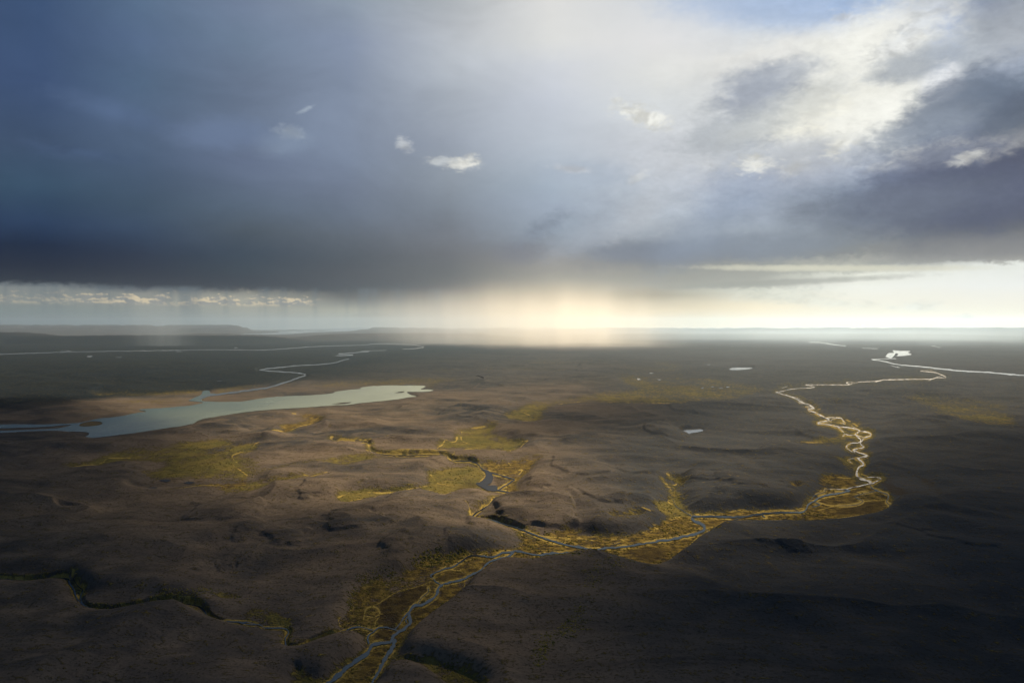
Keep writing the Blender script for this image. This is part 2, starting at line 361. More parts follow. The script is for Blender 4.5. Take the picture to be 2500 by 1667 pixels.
strand('braided_river', ZF([(1540,598),(1560,625),(1620,650),(1662,665),(1672,692),(1660,720),(1682,745),(1660,775),(1618,802)]), (3.0, 1.6))
strand('braided_river', ZF([(1600,640),(1500,660),(1430,680),(1462,700),(1490,715),(1440,740),(1310,748)]), (1.6, 1.2))
strand('braided_river', ZF([(1140,720),(1180,740),(1120,760)]), 2.4)
# main river through the foreground
strand('braided_river', ZF([(262,826),(268,850),(320,870),(350,895),(345,925),(300,945),(200,970),(100,990),(0,1000)]), (9.0, 6.0))
strand('braided_river', ZF([(350,905),(375,925),(440,968)]), 1.2)
strand('braided_river', ZE([(2230,1003),(2150,1015),(2050,1030),(1950,1045),(1850,1052)]) + ZH([(2080,180),(1980,195),(1850,205),(1730,208),(1680,218),(1600,210),(1530,193),(1480,190)]), (5.5, 6.0))
strand('braided_river', ZH([(2080,182),(2000,172),(1960,160),(1930,150)]), (3.0, 4.0))
strand('braided_river', ZH([(1500,190),(1400,205),(1330,232),(1240,225),(1160,230),(1100,270),(1050,300),(980,320),(920,345),(885,365),(907,388)]), (5.5, 3.8))
strand('braided_river', ZH([(1490,192),(1440,232),(1380,245),(1320,262),(1280,290),(1240,330),(1170,365),(1120,392),(1050,410),(980,424)]), (6.5, 5.5))
strand('braided_river', ZH([(907,388),(925,412),(960,428)]), 3.4)
strand('braided_river', ZH([(980,424),(945,450),(925,510),(880,545),(830,577),(780,580),(738,618),(735,662),(742,700),(700,742),(650,772),(622,802),(600,840),(585,850)]), (7.0, 10.0))
strand('braided_river', ZH([(770,585),(720,640),(690,672),(655,725),(625,752)]), (5.0, 3.6))
strand('braided_river', ZH([(722,660),(708,690),(722,712)]), 3.0)
strand('braided_river', ZH([(600,842),(520,850),(470,870),(430,920),(380,960),(320,1000),(260,1050),(200,1100),(130,1160),(0,1260)]), (9.0, 15.0))
strand('braided_river', ZH([(632,820),(610,890),(580,930),(545,990),(520,1040),(490,1090),(462,1140),(420,1200)]), (14.0, 4.0))
strand('braided_river', ZH([(650,760),(600,745),(560,735),(515,742),(470,775),(436,810),(442,862)]), (3.2, 4.6))
strand('braided_river', ZH([(870,452),(868,485),(825,522),(800,562),(790,580)]), 1.6)
strand('side_stream', ZH([(480,756),(420,745),(360,735),(300,750),(230,790),(150,810),(50,840),(0,857)]) + ZG([(1880,870),(1800,885),(1762,870),(1755,820),(1777,770),(1740,745),(1610,742),(1580,725),(1500,705),(1430,700),(1270,690),(1200,660),(1170,620),(1140,595),(1080,578),(950,572),(850,570),(750,585),(640,605),(540,615),(450,612),(350,600),(300,575),(260,530),(240,480),(205,420),(190,392),(120,388),(20,400),(-150,405),(-400,380)]), (3.6, 5.0))
strand('side_stream', ZG([(300,575),(285,520),(300,470),(262,440),(230,380)]), (3.0, 2.0))
strand('side_stream', ZG([(1430,706),(1500,718),(1560,715)]), 2.6)
strand('tributary', ZE([(700,388),(730,410),(770,428),(880,430),(930,450),(965,490),(1000,503),(1080,525),(1140,545),(1190,560),(1170,577),(1130,605),(1080,635)]), (2.2, 3.6))
strand('tributary', ZE([(990,630),(1080,637),(1140,650),(1215,678),(1100,692),(1050,700),(1010,745),(950,780),(905,810),(890,832),(920,845),(1030,850),(1120,880),(1220,910),(1310,945),(1400,980),(1500,1010),(1600,1035),(1690,1052)]), (3.4, 4.6))
strand('tributary', ZE([(-120,270),(0,288),(100,287),(150,300),(152,330),(180,362),(260,383),(400,388),(560,385),(700,388)]), (1.2, 2.2))
strand('moor_stream', ZF([(60,600),(110,650),(140,740),(190,780),(262,824)]), (0.9, 2.4))

PONDS = [('pond', 'pale grey pond alone on the dark plain above the spur of moss', ZF([(175,218),(215,205),(200,200),(260,203),(330,200),(342,210),(320,218),(255,228),(245,236),(215,226)])),
         ('pond', 'bright slit of a pond on the far plain right of the rain shaft', ZC([(530,652),(545,644),(600,640),(700,641),(690,648),(620,656),(550,657)])),
         ('pond', 'dark blue pool with brown islets in the middle tributary', ZE([(968,486),(1012,500),(1040,540),(1030,580),(1000,602),(1062,605),(1065,640),(1000,638),(920,592),(960,572),(988,530)])),
         ('pond', 'bright lagoon with ragged arms beside the wide river at far right', ZC([(1650,562),(1672,538),(1712,533),(1703,517),(1755,520),(1830,521),(1812,532),(1838,546),(1782,556),(1730,558),(1745,545),(1725,538),(1715,552),(1690,573)])),
         ('pond', 'small dark blue moor pond, left one of the three in the left bog', ZD([(750,622),(800,616),(842,620),(800,630)])),
         ('pond', 'small dark blue moor pond, middle one of the three in the left bog', ZD([(842,566),(900,560),(932,568),(895,578)])),
         ('pond', 'small dark blue moor pond, right one of the three in the left bog', ZD([(1020,585),(1060,576),(1105,583),(1060,592)])),
         ('pond', 'thin dark water slit at the left end of the bog stream', ZD([(100,757),(230,752),(352,756),(340,762),(150,764)])),
         ('lake', 'pale distant lake below the far hills left of the rain', ZA([(1300,403),(1500,402),(1700,404),(1830,398),(1950,388),(2352,372),(2352,355),(2100,358),(1900,362),(1500,370),(1400,372),(1680,380),(1690,390),(1500,397)])),
         ('lake', 'narrow bright water behind the dark hill', ZA([(1130,411),(1280,414),(1340,420),(1180,421)]))]
FLECKS = ZA([(80,624),(150,520),(190,519),(170,588),(300,615),(415,605),(440,598),(545,565),(600,598),(500,592),(835,616),(595,712),(540,740),(450,745),(490,740),(720,745),(770,738),(690,712),(945,705),(955,745),(1130,740),(1290,740),(620,768),(60,778),(130,778),(175,776),(220,772),(90,800),(265,768),(1215,785),(1240,795),(1885,570),(2290,568),(2240,597),(990,525),(350,560),(1400,501),(950,718),(570,596)]) \
       + ZC([(1125,517),(1160,517),(1020,520),(380,620),(425,625),(360,583),(590,622),(120,577),(335,790),(410,780),(470,790),(520,780),(1290,451),(2090,515),(960,735),(2080,755),(2160,775),(1360,668),(260,1020)]) \
       + ZB([(2140,625),(2150,650),(2165,620),(2180,640),(2175,680),(2060,690),(2090,727),(2230,727),(1500,695),(2280,896),(2240,600),(1235,1066),(2340,571)])

# moss / bog / gold areas in photo tracing
MOSS = [
 (1.0, ZF([(265,815),(500,800),(700,782),(900,800),(960,785),(1080,750),(1105,690),(1160,655),(1215,615),(1300,618),(1450,600),(1540,600),(1600,640),(1670,655),(1705,685),(1690,745),(1670,790),(1620,810),(1350,835),(1130,865),(900,855),(550,855),(380,912),(350,880)])),
 (.75, ZF([(1160,610),(1200,545),(1300,530),(1430,545),(1450,580),(1400,615),(1250,612)])),
 (1.0, ZE([(1420,955),(1560,935),(1640,930),(1660,975),(1900,985),(2100,950),(2250,880),(2420,820),(2470,850),(2540,900),(2500,960),(2440,1040),(2300,1100),(2000,1150),(1800,1120),(1600,1100)])),
 (1.0, ZF([(0,890),(100,840),(240,815),(320,880),(345,930),(240,1030),(200,1070),(0,1090)])),
 (1.0, ZI([(0,150),(250,120),(440,80),(540,20),(570,0),(590,0),(560,60),(490,125),(440,175),(340,235),(280,262),(200,255),(100,240),(0,215)])),
 (.95, ZH([(1520,180),(1540,120),(1500,60),(1560,60),(1620,110),(1700,70),(1850,60),(1950,70),(2352,90),(2352,282),(2270,268),(2150,235),(1950,222),(1850,240),(1650,280),(1500,240),(1440,240),(1350,262),(1300,310),(1200,360),(1140,400),(1140,470),(1085,545),(900,655),(710,785),(690,850),(620,950),(540,1060),(480,1140),(250,1250),(60,1250),(250,1060),(430,900),(430,840),(380,765),(225,745),(235,680),(330,600),(320,520),(400,450),(500,400),(650,380),(760,320),(850,270),(1000,235),(1150,215),(1300,195),(1400,175)])),
 (.9, ZD([(150,490),(350,450),(480,390),(650,350),(900,335),(1000,300),(1150,290),(1300,280),(1450,320),(1560,310),(1540,360),(1400,380),(1420,430),(1480,520),(1480,560),(1300,560),(1000,545),(780,550),(720,520),(850,490),(950,440),(800,430),(600,435),(400,480),(220,500)])),
 (.7, ZD([(1480,540),(1600,490),(1800,450),(2000,430),(2352,380),(2352,430),(2150,475),(2000,445),(1700,480),(1500,545)])),
 (.7, ZE([(-20,400),(100,390),(260,392),(150,430),(0,460),(-60,470)])),
 (.8, ZD([(1280,620),(1500,580),(1700,560),(1900,540),(2060,515),(2040,535),(1900,560),(1700,590),(1500,645),(1350,655),(1280,630)])),
 (.5, ZD([(1380,380),(1560,420),(1560,500),(1480,520),(1420,450)])),
 (.45, ZD([(880,640),(1100,600),(1300,590),(1400,560),(1480,560),(1500,600),(1300,625),(1100,625),(950,670)])),
 (.9, ZD([(1800,70),(1900,80),(2000,110),(2035,140),(1990,165),(1900,180),(1800,215),(1760,245),(1690,240),(1640,235),(1750,210),(1710,190),(1720,165),(1850,170),(1870,140),(1830,100)])),
 (1.0, ZE([(-85,690),(-50,660),(0,645),(100,625),(250,640),(400,632),(560,598),(590,600),(570,520),(640,500),(700,480),(850,470),(930,470),(985,520),(940,580),(950,620),(760,630),(700,690),(600,640),(500,640),(350,670),(200,680),(0,728),(-85,715)])),
 (.8, ZE([(760,290),(790,225),(900,200),(1050,175),(1080,190),(1015,228),(1100,262),(1250,290),(1290,312),(1200,350),(1170,392),(1130,360),(1000,350),(880,350),(800,330),(700,345),(640,352),(650,300),(700,292)])),
 (.8, ZE([(1000,500),(950,440),(900,430),(1150,445),(1300,410),(1420,410),(1330,460),(1330,500),(1250,550),(1190,600),(1240,670),(1150,655),(1080,635),(1170,575),(1050,520)])),
 (.75, ZB([(1100,1000),(1180,960),(1250,920),(1320,890),(1500,870),(1700,850),(1850,820),(2000,810),(2100,790),(1950,740),(1960,700),(2200,690),(2400,690),(2400,905),(2000,895),(1700,895),(1500,910),(1390,950),(1390,1010),(1330,1045),(1200,1025)])),
 (.75, ZC([(-20,700),(200,720),(400,715),(600,760),(800,800),(700,830),(650,860),(400,880),(200,900),(100,905),(-20,895)])),
 (.7, ZB([(-250,750),(0,750),(200,730),(500,715),(700,712),(800,725),(780,740),(650,755),(590,795),(560,770),(150,765),(-250,790)])),
 (.45, ZB([(600,665),(900,655),(1200,650),(1700,655),(1500,668),(1000,672),(650,675)])),
 (.5, ZB([(1250,600),(1400,605),(1800,618),(1500,622),(1300,612)])),
 (.45, ZB([(1920,660),(2100,640),(2352,620),(2352,670),(2100,680)])),
 (.5, ZC([(-20,600),(150,605),(200,660),(0,670)])),
 (.5, ZC([(1480,750),(1600,735),(1800,730),(1950,740),(1800,790),(1600,785)])),
 (.45, ZC([(1780,860),(1900,850),(2100,870),(2500,900),(2600,1080),(2352,1050),(2200,1020),(2000,960),(1900,900)])),
 (.35, ZC([(1150,860),(1250,870),(1360,905),(1300,912),(1180,885)])),
 (.9, ZA([(350,840),(600,825),(900,815),(1100,800),(1160,800),(1140,830),(1000,840),(700,840),(400,850)])),
 (.95, ZA([(1222,822),(1260,800),(1500,775),(1650,765),(1550,782),(1350,812),(1260,825)])),
 (.7, ZA([(500,905),(800,880),(1050,865),(1060,880),(900,897),(600,907)])),
 (.95, ZF([(80,515),(150,520),(180,570),(235,600),(150,640),(190,700),(210,790),(240,815),(150,770),(40,740),(110,700),(130,640),(90,590)])),
 (.8, ZF([(960,640),(1000,618),(1060,625),(1050,645),(1000,668)])),
 (.5, ZF([(1250,430),(1380,410),(1440,480),(1425,520),(1330,470)])),
 (.6, ZF([(0,740),(130,740),(230,815),(120,830),(0,800)])),
 (.7, ZC([(1060,955),(1140,965),(1060,935),(1100,930),(1185,935),(1170,950),(1230,990),(1350,1005),(1500,1050),(1440,1060),(1300,1050),(1200,1030)])),
 (.5, ZF([(1000,290),(1200,270),(1340,255),(1370,300),(1250,305),(1050,300)])),
 (.85, ZH([(1500,0),(1560,60),(1600,120),(1560,180),(1520,170),(1530,110),(1480,50),(1430,0)])),
 (.9, ZE([(1200,905),(1260,930),(1310,975),(1290,1058),(1240,1058),(1250,1000),(1220,950)])),
 (.8, ZG([(800,545),(960,540),(1060,545),(1080,570),(850,565)])),
 (.8, ZG([(1240,510),(1330,498),(1430,530),(1300,545)])),
 (.6, ZG([(1450,575),(1570,555),(1580,570),(1500,582)])),
 (.7, ZG([(1500,600),(1640,610),(1700,640),(1800,700),(1790,760),(1650,740),(1600,700),(1450,640)])),
 (.5, ZG([(980,600),(1130,600),(1190,680),(1120,680)])),
 (.7, ZH([(630,950),(700,960),(950,1000),(1200,1070),(1320,1180),(1100,1250),(850,1040),(650,1000)])),
 (.7, ZH([(-120,1030),(-60,1020),(0,1100),(130,1120),(60,1200),(-100,1200)])),
 (.35, ZH([(100,430),(250,480),(330,520),(250,490),(120,460)])),
 (.5, ZE([(1840,870),(1960,860),(2060,800),(2180,840),(2080,870),(1900,900)])),
]
BOG = [
 (.9, ZH([(520,560),(650,490),(780,450),(880,430),(870,480),(830,520),(760,560),(690,620),(650,700),(600,740),(520,730),(490,690),(525,640),(510,600)])),
 (.9, ZH([(980,440),(1080,410),(1110,430),(1080,500),(960,570),(840,640),(760,670),(750,630),(860,580),(930,530),(950,480)])),
 (.9, ZH([(460,780),(560,740),(620,760),(600,840),(520,840),(450,840)])),
 (.8, ZH([(925,385),(1000,350),(1080,345),(1160,340),(1100,390),(980,415)])),
 (.8, ZF([(1160,705),(1250,688),(1350,680),(1460,705),(1440,735),(1250,750),(1180,735)])),
 (.9, ZF([(1290,770),(1400,750),(1500,720),(1660,710),(1650,750),(1610,795),(1450,810),(1300,820)])),
 (.7, ZF([(360,850),(530,850),(480,870),(380,900)])),
 (.8, ZI([(60,165),(200,140),(380,150),(330,200),(250,240),(150,230)])),
 (.8, ZH([(1470,240),(1600,235),(1680,250),(1650,275),(1540,290)])),
 (.7, ZH([(1950,130),(2060,110),(2180,125),(2100,150),(1980,150)])),
 (.8, ZF([(1600,570),(1700,530),(1900,530),(2050,620),(2160,710),(1900,705),(1700,665)])),
 (.8, ZD([(590,625),(680,590),(800,560),(960,550),(1150,550),(1200,580),(1000,600),(830,630),(650,635)])),
 (.6, ZE([(720,640),(860,560),(960,600),(900,625)])),
 (.9, ZE([(1035,530),(1100,535),(1150,560),(1120,600),(1060,620),(1040,570)])),
 (.6, ZG([(1450,600),(1560,600),(1600,700),(1400,680),(1270,650)])),
 (.8, ZH([(480,880),(520,880),(540,940),(480,1060),(380,1140),(260,1140),(430,960)])),
 (.5, ZE([(1150,445),(1300,420),(1320,500),(1200,550),(1100,520)])),
]
GOLD = [(2.0, l) for l in (
 ZH([(905,397),(850,425),(750,455),(650,480),(580,520),(520,560),(470,585),(430,600),(410,640),(405,680)]),
 ZH([(470,585),(510,605),(520,650),(490,700),(482,740)]), ZH([(415,655),(480,662),(530,640),(580,657)]),
 ZH([(1120,400),(1130,440),(1100,500),(1050,545),(980,585),(900,640),(830,690),(750,735),(705,775)]),
 ZH([(905,385),(960,330),(1050,325),(1090,330),(1130,305),(1200,280)]), ZH([(1160,250),(1250,238),(1320,235)]),
 ZH([(1130,385),(1150,350),(1250,320),(1290,270)]),
 ZH([(1700,85),(1850,95),(2000,105),(2100,118),(2210,108),(2352,98)]),
 ZH([(1640,275),(1730,270),(1830,245),(1920,222),(2200,200)]),
 ZH([(2190,238),(2270,262),(2352,275)]), ZI([(0,210),(100,238),(200,250),(280,260),(340,230),(440,170),(490,120),(560,50),(577,10)]),
 ZI([(0,120),(100,90),(250,20),(300,0)]),
 ZE([(1640,980),(1800,998),(1900,990),(2050,1000),(2130,985),(2150,950),(2250,890),(2352,830)]),
 ZE([(1980,945),(2050,925),(2200,890),(2260,870)]),
 ZF([(0,915),(60,900),(110,860),(150,835),(240,820)]), ZF([(190,890),(250,865),(310,885),(320,910),(250,950),(100,975)]),
 ZF([(330,845),(400,840),(550,850),(500,880),(380,905)]), ZF([(560,852),(750,850),(1000,855),(1150,865),(1350,832),(1500,815),(1630,803),(1690,745),(1660,700)]),
 ZF([(490,805),(600,788),(700,790),(780,800)]), ZF([(950,785),(1060,760),(1110,700),(1150,665),(1220,620)]),
 ZF([(1180,725),(1260,745),(1400,735),(1500,715),(1650,705)]), ZF([(1100,800),(1260,755),(1330,745)]), ZF([(1400,660),(1540,635),(1620,655)]),
 ZF([(1660,660),(1700,690),(1770,695)]), ZF([(90,520),(110,560),(160,570),(140,600),(90,590)]),
 ZF([(140,650),(130,700),(90,720),(170,760),(215,800)]), ZF([(735,258),(830,265),(940,285),(1060,292),(1200,297)]),
 ZF([(340,645),(500,632),(620,630)]), ZF([(230,692),(400,688),(520,684)]), ZF([(200,165),(260,150),(335,145)]),
 ZF([(1230,570),(1300,548),(1400,552)]), ZF([(1480,520),(1550,545),(1600,555)]), ZF([(1100,60),(1185,60),(1190,55)]), ZF([(1360,130),(1420,160),(1450,180)]),
 ZE([(865,790),(885,830),(920,805),(970,775),(1010,730),(1050,695),(1150,690)]), ZE([(800,785),(850,780),(875,805)]),
 ZE([(925,590),(960,560),(985,525),(940,470)]), ZE([(975,600),(1010,625),(1140,650),(1215,680),(1195,640)]), ZE([(1060,630),(1130,590),(1150,570),(1185,565),(1110,545)]),
 ZE([(1150,445),(1210,490),(1250,490),(1210,540),(1180,550)]), ZE([(710,395),(730,410),(765,385),(745,365)]), ZE([(710,395),(715,430),(735,435),(730,410),(770,425)]),
 ZE([(0,283),(140,283),(200,275),(260,262),(400,255)]), ZE([(165,305),(180,345),(270,375),(500,365),(700,362),(930,340)]), ZE([(160,370),(70,335),(130,300)]),
 ZE([(640,345),(680,310),(700,292),(770,290),(790,230),(840,210),(1000,190)]), ZE([(820,215),(810,260),(830,290),(900,305)]),
 ZE([(1250,300),(1290,310),(1240,345)]), ZE([(1160,360),(1170,390)]), ZE([(565,510),(610,545),(650,590),(760,600)]),
 ZE([(-80,695),(0,660),(100,650),(300,655),(450,635),(570,605)]), ZE([(580,640),(680,690),(750,650)]), ZE([(0,720),(80,700),(200,690)]),
 ZE([(1180,900),(1250,960),(1260,1000),(1235,1058)]), ZE([(1310,960),(1420,985),(1520,1015),(1600,1045)]), ZE([(1560,990),(1660,975),(1680,985)]),
 ZE([(200,1055),(280,1000),(400,985),(500,940),(550,910)]), ZE([(1300,700),(1450,712),(1600,705),(1760,698),(1880,708),(1920,680)]), ZE([(930,430),(960,480),(990,510)]),
 ZE([(2040,810),(2110,815),(2170,835)]), ZE([(1845,875),(1890,885)]), ZE([(2280,510),(2300,560),(2352,590)]),
 ZD([(1600,122),(1700,105),(1830,95)]), ZD([(1400,250),(1600,250),(1700,230),(1800,205),(1880,180),(1990,160)]), ZD([(1690,240),(1800,278),(1900,293),(2000,300),(2200,290),(2352,280)]),
 ZD([(1830,285),(1750,305),(1640,300),(1550,310),(1490,350),(1400,375),(1370,400),(1410,440)]), ZD([(1380,455),(1440,500),(1480,530)]), ZD([(2020,168),(2150,148),(2250,130),(2352,112)]),
 ZD([(50,762),(200,762),(400,752),(600,732),(850,697),(950,660),(1100,622),(1300,610)]), ZD([(150,488),(300,470),(440,440),(480,410),(640,405)]),
 ZD([(1890,548),(1950,555),(2060,518)]),
 ZB([(0,1010),(100,995),(190,985)]), ZB([(190,1150),(400,1135)]), ZB([(1100,1000),(1200,1015),(1330,1035)]), ZB([(1490,908),(1700,893),(1900,890),(2100,898),(2352,905)]),
 ZB([(1180,965),(1250,960),(1340,1000)]), ZB([(2130,655),(2150,640),(2165,620),(2140,612)]), ZB([(1410,720),(1480,695),(1560,690)]), ZB([(820,660),(1040,655)]), ZB([(530,690),(790,695)]), ZB([(1400,520),(1450,508),(1520,515)]), ZB([(1270,612),(1500,615),(1700,618)]), ZB([(0,692),(200,686),(420,683)]),
 ZC([(120,573),(200,580),(290,580),(380,575)]), ZC([(690,610),(820,603),(900,600),(960,592),(970,578),(910,585)]), ZC([(540,630),(600,622)]), ZC([(500,832),(520,818),(600,812),(840,815)]), ZC([(0,610),(150,605)]), ZC([(0,890),(120,905),(200,895),(280,850)]),
 ZC([(920,770),(1060,762)]), ZC([(960,800),(1120,790)]), ZC([(1350,668),(1380,660)]), ZC([(950,720),(1010,730)]),
 ZG([(960,548),(1070,555)]), ZG([(1170,620),(1240,690),(1330,720),(1420,720)]), ZG([(1900,700),(1960,690)]),
 ZG([(1860,620),(1880,670)]), ZG([(1700,900),(1750,860)]), ZG([(1900,150),(1960,200),(2020,230),(2200,215),(2310,235),(2330,250)]), ZG([(2150,745),(2140,690),(2200,640),(2250,590)]),
 ZH([(630,960),(660,1000),(720,1015),(760,1020)]), ZH([(540,880),(545,950),(520,1040),(480,1100)]),
)]

# ------------------------------------------------------------------ raster of the plan
RX0, RX1, RY0, RY1 = -200, 2700, 794, 1740
RWd, RHt = RX1 - RX0, RY1 - RY0
rng = np.random.default_rng(7)

def catmull(pts, step=3.0):
    P = np.array(pts, float)
    if len(P) < 3:
        n = max(2, int(np.hypot(*(P[1] - P[0])) / step) + 1)
        t = np.linspace(0, 1, n)[:, None]
        return P[0] * (1 - t) + P[1] * t
    Q = np.vstack([2 * P[0] - P[1], P, 2 * P[-1] - P[-2]])
    out = []
    for i in range(1, len(Q) - 2):
        a, b, c, d = Q[i - 1], Q[i], Q[i + 1], Q[i + 2]
        n = max(2, int(np.hypot(*(c - b)) / step) + 1)
        t = np.linspace(0, 1, n, endpoint=False)[:, None]
        out.append(0.5 * ((2 * b) + (c - a) * t + (2 * a - 5 * b + 4 * c - d) * t ** 2 + (3 * b - a - 3 * c + d) * t ** 3))
    out.append(P[-1][None])
    return np.vstack(out)

def nz1(n, period, seed):
    r = np.random.default_rng(seed)
    k = max(4, int(n / max(period, 1)) + 3)
    return np.interp(np.linspace(0, k - 1, n), np.arange(k), r.uniform(-1, 1, k))

def poly_mask(pts):
    m = np.zeros((RHt, RWd), np.float32)
    P = np.array(pts, float); x0, y0 = P.min(0); x1, y1 = P.max(0)
    ix0 = max(0, int(x0 - RX0) - 1); ix1 = min(RWd, int(x1 - RX0) + 2)
    iy0 = max(0, int(y0 - RY0) - 1); iy1 = min(RHt, int(y1 - RY0) + 2)
    if ix1 <= ix0 or iy1 <= iy0: return m
    gx, gy = np.meshgrid(np.arange(ix0, ix1) + RX0 + .5, np.arange(iy0, iy1) + RY0 + .5)
    ins = np.zeros(gx.shape, bool)
    for i in range(len(P)):
        xa, ya = P[i]; xb, yb = P[(i + 1) % len(P)]
        if ya == yb: continue
        c = ((ya > gy) != (yb > gy)) & (gx < (xb - xa) * (gy - ya) / (yb - ya) + xa)
        ins ^= c
    m[iy0:iy1, ix0:ix1] = ins
    return m

def stroke(m, pts, w0, w1, fade=1.0, val=1.0, ky=1.0):
    C = catmull(pts, 4.0); n = len(C)
    for i in range(n - 1):
        w = (w0 + (w1 - w0) * i / max(1, n - 1)) / 2
        a, b = C[i], C[i + 1]; r = w + fade + 2
        ix0 = max(0, int(min(a[0], b[0]) - r - RX0)); ix1 = min(RWd, int(max(a[0], b[0]) + r - RX0) + 2)
        iy0 = max(0, int(min(a[1], b[1]) - r - RY0)); iy1 = min(RHt, int(max(a[1], b[1]) + r - RY0) + 2)
        if ix1 <= ix0 or iy1 <= iy0: continue
        gx, gy = np.meshgrid(np.arange(ix0, ix1) + RX0 + .5, np.arange(iy0, iy1) + RY0 + .5)
        d = b - a; L = max(1e-6, d @ d)
        t = np.clip(((gx - a[0]) * d[0] + (gy - a[1]) * d[1]) / L, 0, 1)
        ds = np.hypot(gx - a[0] - t * d[0], (gy - a[1] - t * d[1]) * ky)
        v = np.clip((w + fade - ds) / max(fade, .01), 0, 1) * val
        s = m[iy0:iy1, ix0:ix1]; np.maximum(s, v, out=s)

def blur(m, rx, ry, it=2):
    for _ in range(it):
        for ax, r in ((1, rx), (0, ry)):
            if r < 1: continue
            c = np.cumsum(np.pad(m, [(r + 1, r) if a == ax else (0, 0) for a in (0, 1)], mode='edge'), axis=ax, dtype=np.float64)
            if ax == 1: m = ((c[:, 2 * r + 1:] - c[:, :-2 * r - 1]) / (2 * r + 1)).astype(np.float32)
            else: m = ((c[2 * r + 1:] - c[:-2 * r - 1]) / (2 * r + 1)).astype(np.float32)
    return m

m_water = np.zeros((RHt, RWd), np.float32)
m_fr = np.zeros((RHt, RWd), np.float32)
m_halo = np.zeros((RHt, RWd), np.float32)
RIV = [(('main_river' if r == 'braided_river' and min(q[1] for q in p) > 1182 else r), p, w) for r, p, w in RIV]
for rid, pts, w in RIV:
    stroke(m_water, pts, w[0], w[1], 1.0)
    if rid in ('braided_river', 'main_river', 'tributary', 'side_stream', 'moor_stream'):
        stroke(m_fr, pts, w[0] + (6.5 if rid != 'braided_river' else 1.5), w[1] + (6 if rid != 'braided_river' else 1.5), 1.4)
        stroke(m_halo, pts, w[0] + 12, w[1] + 12, 10, .6, 1.6)
m_lake = poly_mask(LAKE)
for p in ISLES: m_lake *= 1 - poly_mask(p)
m_pond = np.zeros_like(m_lake)
for _, _, p in PONDS: m_pond = np.maximum(m_pond, poly_mask(p))
m_water = np.maximum(m_water, np.maximum(m_lake, m_pond))
m_moss = np.zeros_like(m_lake)
m_belt = np.zeros_like(m_lake)
for i_ in (0, 1, 2, 3, 4, 5, 11, 12, 15, 30): m_belt = np.maximum(m_belt, poly_mask(MOSS[i_][1]))
m_belt = blur(m_belt, 9, 4)
for k, p in MOSS: m_moss = np.maximum(m_moss, poly_mask(p) * k)
m_moss = blur(m_moss, 8, 3)
m_moss = np.maximum(m_moss, m_halo * .8)
for p in ISLES[:1]: m_moss = np.maximum(m_moss, poly_mask(p) * .45)
m_bog = np.zeros_like(m_lake)
for k, p in BOG: m_bog = np.maximum(m_bog, poly_mask(p) * k)
m_bog = blur(m_bog, 5, 2)
m_gold = np.zeros_like(m_lake)
for w, l in GOLD: stroke(m_gold, l, w, w, 1.6, .9, 1.3)
m_gold = np.maximum(m_gold, np.clip(m_fr, 0, 1) * .9)
flat_src = np.maximum(np.maximum(m_water, m_moss * .9), m_bog)
m_gold = m_gold * np.clip(.42 + 2.2 * blur(np.maximum(m_moss, m_water).copy(), 5, 3), 0, 1)
m_flat = np.maximum(blur(flat_src.copy(), 10, 4), np.clip(blur(m_water.copy(), 7, 3) * 3, 0, 1))
m_flat = np.clip(np.maximum(m_flat * 1.3, blur(flat_src.copy(), 26, 14) * 1.9), 0, 1)
m_flat = m_flat * m_flat * (3 - 2 * m_flat)
m_bank = np.clip(blur(m_water.copy(), 2, 1) * 2.0, 0, 1)

def samp(m, X, Y):
    x = np.clip(X - RX0 - .5, 0, RWd - 1.001); y = np.clip(Y - RY0 - .5, 0, RHt - 1.001)
    ix = x.astype(np.int32); iy = y.astype(np.int32); fx = (x - ix).astype(np.float32); fy = (y - iy).astype(np.float32)
    v = (m[iy, ix] * (1 - fx) + m[iy, ix + 1] * fx) * (1 - fy) + (m[iy + 1, ix] * (1 - fx) + m[iy + 1, ix + 1] * fx) * fy
    inside = (X > RX0 + 2) & (X < RX1 - 2) & (Y < RY1 - 2)
    return v * inside

cp, sp = math.cos(PITCH), math.sin(PITCH)
def unproj(X, Y, z=0.0):
    """photo pixel -> ground position at height z"""
    X = np.asarray(X, float); Y = np.asarray(Y, float)
    ax = (X - 1250.0) / F_PX; b = (833.5 - Y) / F_PX
    dyy = cp + b * sp; dzz = b * cp - sp
    t = (z - CAM_H) / np.minimum(dzz, -1e-4)
    return ax * t, dyy * t
def proj(x, y, z=0.0):
    zz = z - CAM_H
    f = y * cp - zz * sp
    f = np.maximum(f, 1.0)
    u = y * sp + zz * cp
    return 1250.0 + F_PX * x / f, 833.5 - F_PX * u / f

# ------------------------------------------------------------------ noise
_perm = np.random.default_rng(3).uniform(-1, 1, (512, 512)).astype(np.float32)
def vnoise(x, y, sd=0):
    x = x + sd * 17.31; y = y + sd * 9.77
    xi = np.floor(x).astype(np.int64); yi = np.floor(y).astype(np.int64)
    fx = (x - xi).astype(np.float32); fy = (y - yi).astype(np.float32)
    fx = fx * fx * fx * (fx * (fx * 6 - 15) + 10); fy = fy * fy * fy * (fy * (fy * 6 - 15) + 10)
    a = _perm[yi & 511, xi & 511]; b = _perm[yi & 511, (xi + 1) & 511]
    c = _perm[(yi + 1) & 511, xi & 511]; d = _perm[(yi + 1) & 511, (xi + 1) & 511]
    return (a * (1 - fx) + b * fx) * (1 - fy) + (c * (1 - fx) + d * fx) * fy
def fbm(x, y, oct=4, sd=0, g=.5):
    s = 0; a = 1; t = 0; c, sn = math.cos(.6), math.sin(.6)
    for i in range(oct):
        s = s + a * vnoise(x, y, sd + i); t += a
        x, y = (x * c - y * sn) * 2.03, (x * sn + y * c) * 2.03; a *= g
    return s / t

